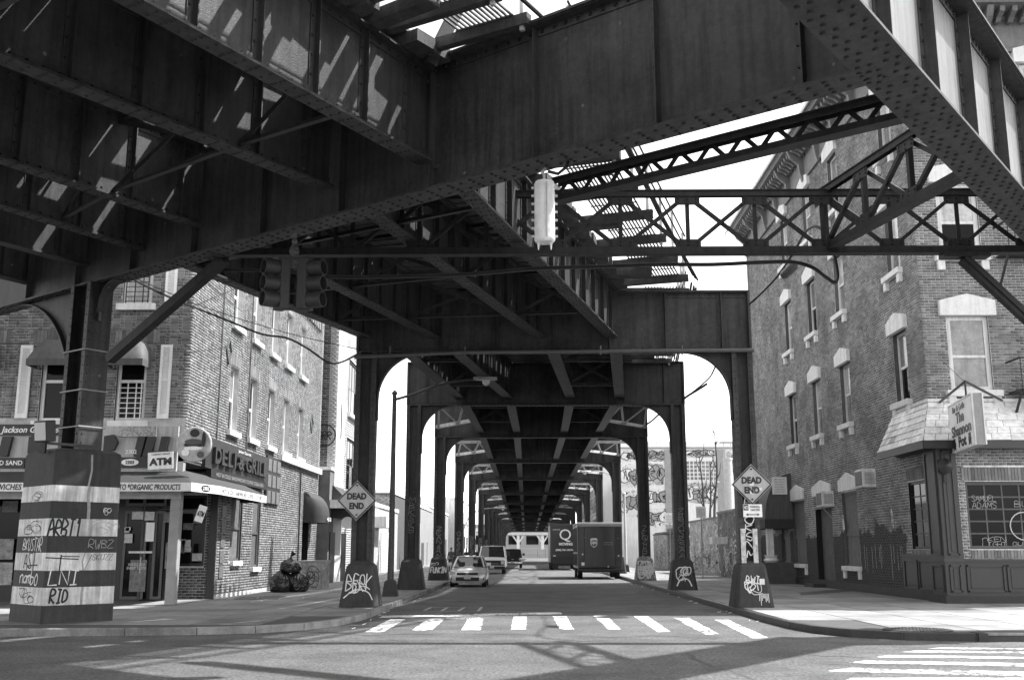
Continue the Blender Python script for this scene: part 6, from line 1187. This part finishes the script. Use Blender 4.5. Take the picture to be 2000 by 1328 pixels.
# far end: overpass, fence and bank
ov = thing('distant_overpass', (1, 262, 0), 'pale concrete overpass with open piers closing the far end of the street', 'bridge'); MB().box(-60, 60, 262, 272, 5.6, 7.2).build('deck', OFFW, ov); MB().box(-60, 60, 261.8, 262, 6.0, 6.3).build('fascia_band', GREYS, ov); MB().box(-60, 60, 261.9, 262, 7.2, 8.0).build('parapet', GREYS, ov)
for x in range(-26, 30, 6):
    MB().box(x-.35, x+.35, 263, 264, 0, 5.6).build('pier', OFFW, ov); MB().beam((x, 263.5, 3.4), (x+1.5, 263.5, 5.6), .4, .35).build('pier_brace', OFFW, ov); MB().beam((x, 263.5, 3.4), (x-1.5, 263.5, 5.6), .4, .35).build('pier_brace', OFFW, ov)
fb = thing('yard_fence', (1, 246, 0), 'pale mesh fence with lumber piles across the end of the street', 'fence'); mb = MB()
for k in range(60): x = -12+k*.45; mb.beam((x, 246, 0), (x, 246, 2.4), .05, .05)
for z in (.3, 1.2, 2.3): mb.beam((-12, 246.04, z), (15, 246.04, z), .04, .06)
stuff(mb.build('mesh', GALV, fb)); mb = MB()
bank = MB(); 
for k in range(14): x = -10+k*1.8; bank.box(x, x+1.7, 249, 251+random.random()*3, 0, random.uniform(.6, 2.2))
stuff(bank.build('lumber_pile', GREYS, fb)); fbk = simple_building('far_warehouse', 'far pale warehouse behind the overpass', -80, 80, 300, 330, 7.5, GREYS)
for k in range(-7, 8): MB().box(k*5, k*5+3.4, 299.9, 300, 3.4, 5.8).build('window', GLASS, fbk)
# ================================================================== vehicles (front faces -Y in local space)
TYRE = mat('tyre_rubber', .02, .8, .2, 20); RIM = mat('wheel_rim', .4, .35, .1, 9, metal=.6); SILV = mat('silver_car_paint', .62, .25, .04, 3, metal=.2, coat=.6); VWH = mat('white_van_paint', .75, .3, .04, 3, coat=.5); VDK = mat('dark_car_paint', .03, .25, .1, 3, coat=.6); PLST = mat('black_plastic', .022, .5, .2, 9); HL = mat('headlamp_glass', .5, .08, .3, 22, spec=.9); CGL = mat('car_glass', .03, .03, .2, 2, spec=1.); PLATE = mat('number_plate', .5, .5, .3, 30)
UPB = mat('dark_truck_paint', .035, .35, .15, 2, .05, 30, coat=.2, streak=.15); CHR = mat('chrome', .6, .2, .1, 8, metal=1)
def wheel(par, x, y, r, w_, side):
    t = MB().lathe([(r*.62, -w_/2), (r*.93, -w_/2), (r, -w_*.35), (r, w_*.35), (r*.93, w_/2), (r*.62, w_/2)], (x, y, r), EX, 20, False).build('wheel', TYRE, par, smooth=True); MB().lathe([(.02, side*w_*.3), (r*.25, side*w_*.32), (r*.55, side*w_*.36), (r*.63, side*w_*.48), (r*.63, -side*w_*.3)], (x, y, r), EX, 16, False).build('rim', RIM, t, smooth=True); mb = MB()
    for k in range(5): a = 2*math.pi*k/5; mb.ob(V(x+side*w_*.37, y+math.cos(a)*r*.36, r+math.sin(a)*r*.36), V(0, math.cos(a), math.sin(a)), r*.24, V(0, -math.sin(a), math.cos(a)), r*.07, EX, .015)
    mb.build('spokes', RIM, t)
def car(name, label, loc, rz, body, st_, cab, paint, wh, grille, lamps, plate, cat='car', scoop=False, mirror=.0, roofc=None):
    t = thing(name, (0, 0, 0), label, cat)
    secs = [[V(x*w_, y, z) for x, z in ((-.86, zl), (-1, zl+.14), (-1.0, zh*.62+zl*.3), (-.95, zh-.07), (-.8, zh), (-.4, zh+cr), (0, zh+cr*1.25), (.4, zh+cr), (.8, zh), (.95, zh-.07), (1.0, zh*.62+zl*.3), (1, zl+.14), (.86, zl))] for y, w_, zl, zh, cr in st_]
    MB().loft(secs).build('body', paint, t, smooth=True)
    (ya, yb, wa, za), (yc, yd, wb, zb_) = cab      # belt rectangle, roof rectangle
    Q = [V(-wa, ya, za), V(wa, ya, za), V(wa, yb, za), V(-wa, yb, za)]; R = [V(-wb, yc, zb_), V(wb, yc, zb_), V(wb, yd, zb_), V(-wb, yd, zb_)]
    mb = MB(); mb.add(Q+R, [(0, 1, 5, 4), (1, 2, 6, 5), (2, 3, 7, 6), (3, 0, 4, 7)]); mb.build('glazing', CGL, t)
    rp = MB(); rp.loft([[V(x*wb*1.02, yc-.03+(yd-yc+.06)*f, zb_+h*(1-(2*f-1)**2*.5)) for x, h in ((-1, 0), (-.8, .05), (0, .07), (.8, .05), (1, 0), (0, -.02))] for f in (0, .2, .5, .8, 1)]); rp.build('roof', roofc or paint, t, smooth=True)
    for a, b in zip(Q, R): MB().tube([a, a+(b-a)*.5+V(0, 0, .015), b], .045, 6).build('pillar', paint, t)
    for x in (-1, 1): MB().tube([V(x*(wa+.0), (ya+yb)/2, za), V(x*wb, (yc+yd)/2, zb_)], .04, 6).build('pillar', PLST, t)
    MB().box(-wa*.5, -wa*.1, ya+.6, ya+.8, za-.3, za+.25).build('seat', PLST, t); MB().box(wa*.12, wa*.55, ya+.6, ya+.8, za-.3, za+.25).build('seat', PLST, t)
    for x, y in wh[0]:
        for s in (-1, 1): wheel(t, s*x, y, wh[1], wh[2], s)
    yf = st_[0][0]
    for (x0, x1, z0, z1, d, m_, nm) in grille: o = MB().box(x0, x1, yf-d, yf+.12, z0, z1).build(nm, m_, t, bevel=.02)
    for (x0, x1, z0, z1, dy) in lamps:
        for s in (-1, 1): a, b = sorted((s*x0, s*x1)); MB().box(a, b, yf+dy, yf+dy+.3, z0, z1).build('headlight', HL, t, bevel=.05)
    MB().box(-.16, .16, yf-plate[1]-.02, yf-plate[1], plate[0], plate[0]+.16).build('number_plate', PLATE, t)
    for s in (-1, 1): MB().box(min(s*(wa+.08), s*(wa+.32)), max(s*(wa+.08), s*(wa+.32)), ya+.25, ya+.4, za+.02+mirror, za+.2+mirror*2).build('wing_mirror', paint if mirror < .05 else PLST, t, bevel=.04)
    if scoop: MB().loft([[V(x, y, z) for x, z in ((-.3, h0), (.3, h0), (.24, h1), (-.24, h1))] for y, h0, h1 in ((-1.25, .84, .93), (-.95, .9, .97), (-.8, .93, .95))]).build('hood_scoop', paint, t); MB().box(-.23, .23, -1.262, -1.25, .86, .915).build('scoop_opening', PLST, t)
    t.location = loc; t.rotation_euler = (0, 0, rz); return t
c0 = car('silver_hatchback', 'silver car with a hood scoop parked facing the camera on the left', (-2.8, 53.2, 0), 0, None,
 [(-2.2, .62, .27, .56, .02), (-2.12, .8, .2, .66, .03), (-1.9, .87, .19, .74, .04), (-1.45, .89, .19, .82, .05), (-.95, .89, .2, .92, .03), (0, .89, .2, .95, .0), (1.4, .89, .2, .98, .0), (2.0, .86, .25, .96, .0), (2.2, .74, .35, .85, .0)], ((-1.05, 2.05, .75, .93), (-.3, 1.5, .58, 1.4)), SILV, ([(.76, -1.35), (.76, 1.3)], .32, .21), [(-.5, .5, .56, .68, .01, PLST, 'grille'), (-.55, .55, .29, .47, .03, PLST, 'lower_intake'), (-.78, -.6, .34, .46, -.05, PLST, 'fog_lamp'), (.6, .78, .34, .46, -.05, PLST, 'fog_lamp'), (-.08, .08, .6, .65, .02, CHR, 'badge')], [(.56, .84, .58, .74, .06)], (.38, .05), scoop=True)
car('white_van', 'white van with a black grille parked behind the silver car', (-2.55, 82, 0), 0, None,
 [(-2.7, .9, .4, .9, .0), (-2.6, 1.0, .38, 1.08, .02), (-2.2, 1.02, .38, 1.15, .04), (-1.7, 1.02, .38, 1.22, .02), (0, 1.02, .38, 1.28, 0), (2.6, 1.02, .38, 1.3, 0), (2.75, .98, .45, 1.2, 0)], ((-1.75, 2.7, .97, 1.22), (-1.05, 2.6, .84, 2.02)), VWH, ([(.84, -1.75), (.84, 1.6)], .37, .25), [(-.95, .95, .62, 1.0, .02, PLST, 'grille'), (-.98, .98, .36, .58, .08, PLST, 'bumper'), (-.5, .5, .74, .77, .035, GREYS, 'grille_bar')], [(.66, .9, .7, .96, -.04)], (.42, .09), cat='van', mirror=.1)
car('dark_suv', 'dark four by four with a chrome bumper half hidden behind the van', (-1.35, 107, 0), 0, None,
 [(-2.5, .86, .45, .98, .0), (-2.42, .93, .42, 1.06, .02), (-1.9, .95, .4, 1.1, .03), (-1.2, .95, .4, 1.16, .02), (0, .95, .4, 1.18, 0), (2.3, .95, .4, 1.2, 0), (2.5, .9, .5, 1.1, 0)], ((-1.25, 2.45, .88, 1.16), (-.55, 2.2, .74, 1.82)), VDK, ([(.8, -1.6), (.8, 1.5)], .38, .25), [(-.55, .55, .74, 1.0, .01, PLST, 'grille'), (-.95, .95, .48, .66, .08, CHR, 'bumper'), (-.12, .12, .84, .9, .03, CHR, 'badge')], [(.6, .9, .76, .98, -.02)], (.52, .1), cat='suv', mirror=.05)
def rack(t): pass
def truck(name, label, x0, x1, y0, ylen, h, paint, roofm, cat='truck'):
    t = thing(name, ((x0+x1)/2, y0, 0), label, cat); z0 = .62
    MB().box(x0, x1, y0, y0+ylen, z0, h).build('cargo_body', paint, t, bevel=.08); MB().box(x0-.02, x1+.02, y0+.06, y0+ylen-.1, h-.02, h+.09).build('roof', roofm, t, bevel=.04); MB().box(x0-.03, x1+.03, y0-.05, y0-.0, h-.16, h+.02).build('rear_header', roofm if roofm != paint else paint, t, bevel=.02)
    MB().box(x0-.02, x1+.02, y0-.14, y0-.0, .48, .64).build('rear_bumper', PLST, t, bevel=.02); MB().box(x0+.3, x1-.3, y0+.2, y0+ylen-.5, .4, .62).build('chassis', PLST, t)
    for y in (y0+1.7, y0+ylen-1.2):
        for s, x in ((-1, x0+.2), (1, x1-.2)): wheel(t, x-ORG[t][0]+ORG[t][0], y, .4, .3, s)
    return t
ux0, ux1, uy = AY(1128.5, 1080, 65)[0], AY(1215.5, 1080, 65)[0], 65
tr = truck('parcel_truck', 'dark parcel delivery truck with a shield logo parked on the right', ux0, ux1, uy, 6.6, 3.3, UPB, GREYS); w2 = (ux1-ux0)
MB().box(ux0+.42, ux1-.42, uy-.03, uy+.02, .75, 3.05).build('rear_door', UPB, tr, bevel=.01); MB().box(ux0+.4, ux0+.42, uy-.04, uy, .75, 3.05).build('door_jamb', PLST, tr); MB().box(ux1-.42, ux1-.4, uy-.04, uy, .75, 3.05).build('door_jamb', PLST, tr)
lc = AY(1160, 1060, uy-.035); s_ = uy/FPX; sh_ = [(-6.5, 8), (-3, 9.2), (3, 9.2), (6.5, 8), (6.5, -2), (4.5, -6), (0, -8.6), (-4.5, -6), (-6.5, -2)]; MB().prism([(x*s_, z*s_) for x, z in sh_], lc, EX, EZ, -EY, 0, .008).build('shield_logo', OFFW, tr); MB().prism([(x*s_*.86, z*s_*.86) for x, z in [(-6.3, 4.5), (0, 6.5), (6.3, 6.2), (6.3, -2), (4.3, -5.8), (0, -8.2), (-4.3, -5.8), (-6.3, -2)]], lc-EY*.008, EX, EZ, -EY, 0, .004).build('shield_field', UPB, tr); text('ups', lc-EY*.013-EZ*.4*s_, EX, EZ, 7.2*s_, WHITE, tr, 9.6*s_, bold=.02)
for k, tx in enumerate(('1-800-PICK-UPS', 'www.ups.com')): text(tx, AY(1188, 1059+4.5*k, uy-.035), EX, EZ, 2.2*s_, GREYS, tr, 18*s_)
for px, py, r, m_ in ((1138, 1082, .06, HL), (1208, 1085, .06, HL), (1188, 1106, .06, HL), (1138, 1093, .05, PLST), (1208, 1092, .05, PLST), (1142, 1049, .03, GREYS), (1207, 1051, .03, GREYS)): MB().lathe([(r, 0), (r*.8, .03)], AY(px, py, uy-.005), -EY, 10).build('lamp', m_, tr)
e = AY(1141, 1101, uy-.01); MB().ob(e, EX, .16, EZ, .09, EY, .012).build('number_plate', WHITE, tr); MB().tube([AY(1158, 1118, uy-.16), AY(1188, 1118, uy-.16)], .04, 6).build('step_bar', GREYS, tr); MB().box(ux0-.02, ux0+.0, uy+.3, uy+6, 1.5, 1.62).build('side_moulding', GREYS, tr)
for k in range(12): MB().box(ux0-.025, ux0+.001, uy+.35+k*.5, uy+.42+k*.5, .8, 3.1).build('side_rib', UPB, tr)
qx0, qx1, qy = AY(1074.5, 1060, 95)[0], AY(1128, 1060, 95)[0], 95
tq = truck('moving_truck', 'tall dark moving truck with a large letter Q ahead of the parcel truck', qx0, qx1, qy, 8.5, 3.95, UPB, UPB); s_ = qy/FPX
text('Q', AY(1104, 1045.5, qy-.02), EX, EZ, 24*s_, WHITE, tq, 22*s_); text('MOVING', AY(1105, 1062, qy-.02), EX, EZ, 5.5*s_, WHITE, tq, 26*s_, bold=.04); text('(888) 961-MOVE', AY(1104, 1074, qy-.02), EX, EZ, 4.5*s_, WHITE, tq, 37*s_, bold=.03); text('LICENSED', AY(1087, 1034, qy-.02), EX, EZ, 2*s_, WHITE, tq, 14*s_)
MB().box(qx0+.2, qx1-.2, qy-.3, qy-.05, .55, 1.15).build('tail_lift', PLST, tq); MB().ob(AY(1083, 1085, qy-.02), EX, .12, EZ, .06, EY, .02).build('lamp', HL, tq); MB().box(qx0+.15, qx0+.7, qy-.25, qy-.1, .15, .6).build('mud_flap', TYRE, tq)
# ================================================================== people on the left sidewalk
SKIN = mat('skin', .18, .6, .1, 9); CLO = mat('dark_clothing', .028, .85, .25, 6); CLO2 = mat('grey_clothing', .06, .85, .25, 6); HAIR = mat('dark_hair', .012, .6, .2, 20)
def skinmesh(name, verts, edges, rad, m, par, root=0, sub=1):
    me = bpy.data.meshes.new(name); me.from_pydata([tuple(map(float, v)) for v in verts], edges, []); me.materials.append(m); o = bpy.data.objects.new(name, me); col.objects.link(o); o.parent = par; ORG[o] = ORG[par]
    k = o.modifiers.new('skin', 'SKIN'); k.use_smooth_shade = True; L_ = me.skin_vertices
    if not len(L_):
        import bmesh as _b
        b_ = _b.new(); b_.from_mesh(me); b_.verts.layers.skin.verify(); b_.to_mesh(me); b_.free(); L_ = me.skin_vertices
    for i, r in enumerate(rad): d = L_[0].data[i]; d.radius = r if hasattr(r, '__len__') else (r, r); d.use_root = (i == root)
    s = o.modifiers.new('sub', 'SUBSURF'); s.levels = s.render_levels = sub; return o
def person(loc, rz, h, label, cm, stride=.12, arm=.12):
    t = thing('person', (0, 0, 0), label, 'person'); k = h/1.75; V_ = lambda *a: V(*a)*k
    J = {'pel': V_(0, 0, .95), 'wai': V_(0, 0, 1.1), 'che': V_(0, .01, 1.32), 'nek': V_(0, .01, 1.48), 'hd0': V_(0, -.02, 1.56), 'hd1': V_(0, -.01, 1.7), 'sl': V_(-.18, .01, 1.4), 'el': V_(-.25, .04, 1.13), 'hl': V_(-.24, -arm, .9), 'fl': V_(-.23, -arm-.03, .8), 'sr': V_(.18, .01, 1.4), 'er': V_(.25, .04, 1.13), 'hr': V_(.24, -arm*.3, .88), 'fr': V_(.23, -arm*.3-.03, .79), 'tl': V_(-.1, 0, .88), 'kl': V_(-.11, -stride*.6, .5), 'al': V_(-.11, -stride*.3, .09), 'ol': V_(-.12, -stride*.3-.14, .05), 'tr': V_(.1, 0, .88), 'kr': V_(.11, stride*.3, .5), 'ar': V_(.11, stride, .09), 'or': V_(.12, stride-.14, .05)}
    N = list(J); R = dict(pel=(.15, .11), wai=(.13, .1), che=(.17, .115), nek=.055, hd0=.075, hd1=.085, sl=.06, el=.045, hl=.033, fl=.035, sr=.06, er=.045, hr=.033, fr=.035, tl=.09, kl=.06, al=.045, ol=.035, tr=.09, kr=.06, ar=.045, **{'or': .035})
    E_ = [('pel', 'wai'), ('wai', 'che'), ('che', 'nek'), ('nek', 'hd0'), ('hd0', 'hd1'), ('che', 'sl'), ('sl', 'el'), ('el', 'hl'), ('hl', 'fl'), ('che', 'sr'), ('sr', 'er'), ('er', 'hr'), ('hr', 'fr'), ('pel', 'tl'), ('tl', 'kl'), ('kl', 'al'), ('al', 'ol'), ('pel', 'tr'), ('tr', 'kr'), ('kr', 'ar'), ('ar', 'or')]
    sc = lambda r, f: tuple(q*k*f for q in r) if hasattr(r, '__len__') else r*k*f
    b = skinmesh('body', [J[n] for n in N], [(N.index(a), N.index(c)) for a, c in E_], [sc(R[n], 1) for n in N], SKIN, t)
    for nm, keys, m_, f in (('jacket', ('pel', 'wai', 'che', 'nek', 'sl', 'el', 'hl', 'sr', 'er', 'hr'), cm, 1.22), ('trousers', ('pel', 'tl', 'kl', 'al', 'tr', 'kr', 'ar'), CLO, 1.2), ('shoe', ('al', 'ol'), HAIR, 1.2), ('shoe', ('ar', 'or'), HAIR, 1.2)):
        kk = list(keys); skinmesh(nm, [J[n] for n in kk], [(kk.index(a), kk.index(c)) for a, c in E_ if a in kk and c in kk], [sc(R[n], f*(.9 if n == 'nek' else 1)) for n in kk], m_, b)
    MB().lathe([(.01, .085), (.06, .07), (.088, .02), (.09, -.03), (.075, -.06)], V_(0, .02, 1.7), EZ, 12).build('hair', HAIR, b, smooth=True)
    t.location = loc; t.rotation_euler = (0, 0, rz)
p = AZ(864, 1115, .15); person((p[0], 82, .15), .3, 1.84, 'person in dark clothes standing behind the third left pedestal', CLO); person((AY(881, 1090, 80)[0], 80, .15), -.2, 1.76, 'person in a dark jacket nearest the silver car on the left sidewalk', CLO2, .2); person((AY(911, 1090, 100)[0], 100, .15), .5, 1.7, 'person far back between the left columns above the silver car', CLO, .1)
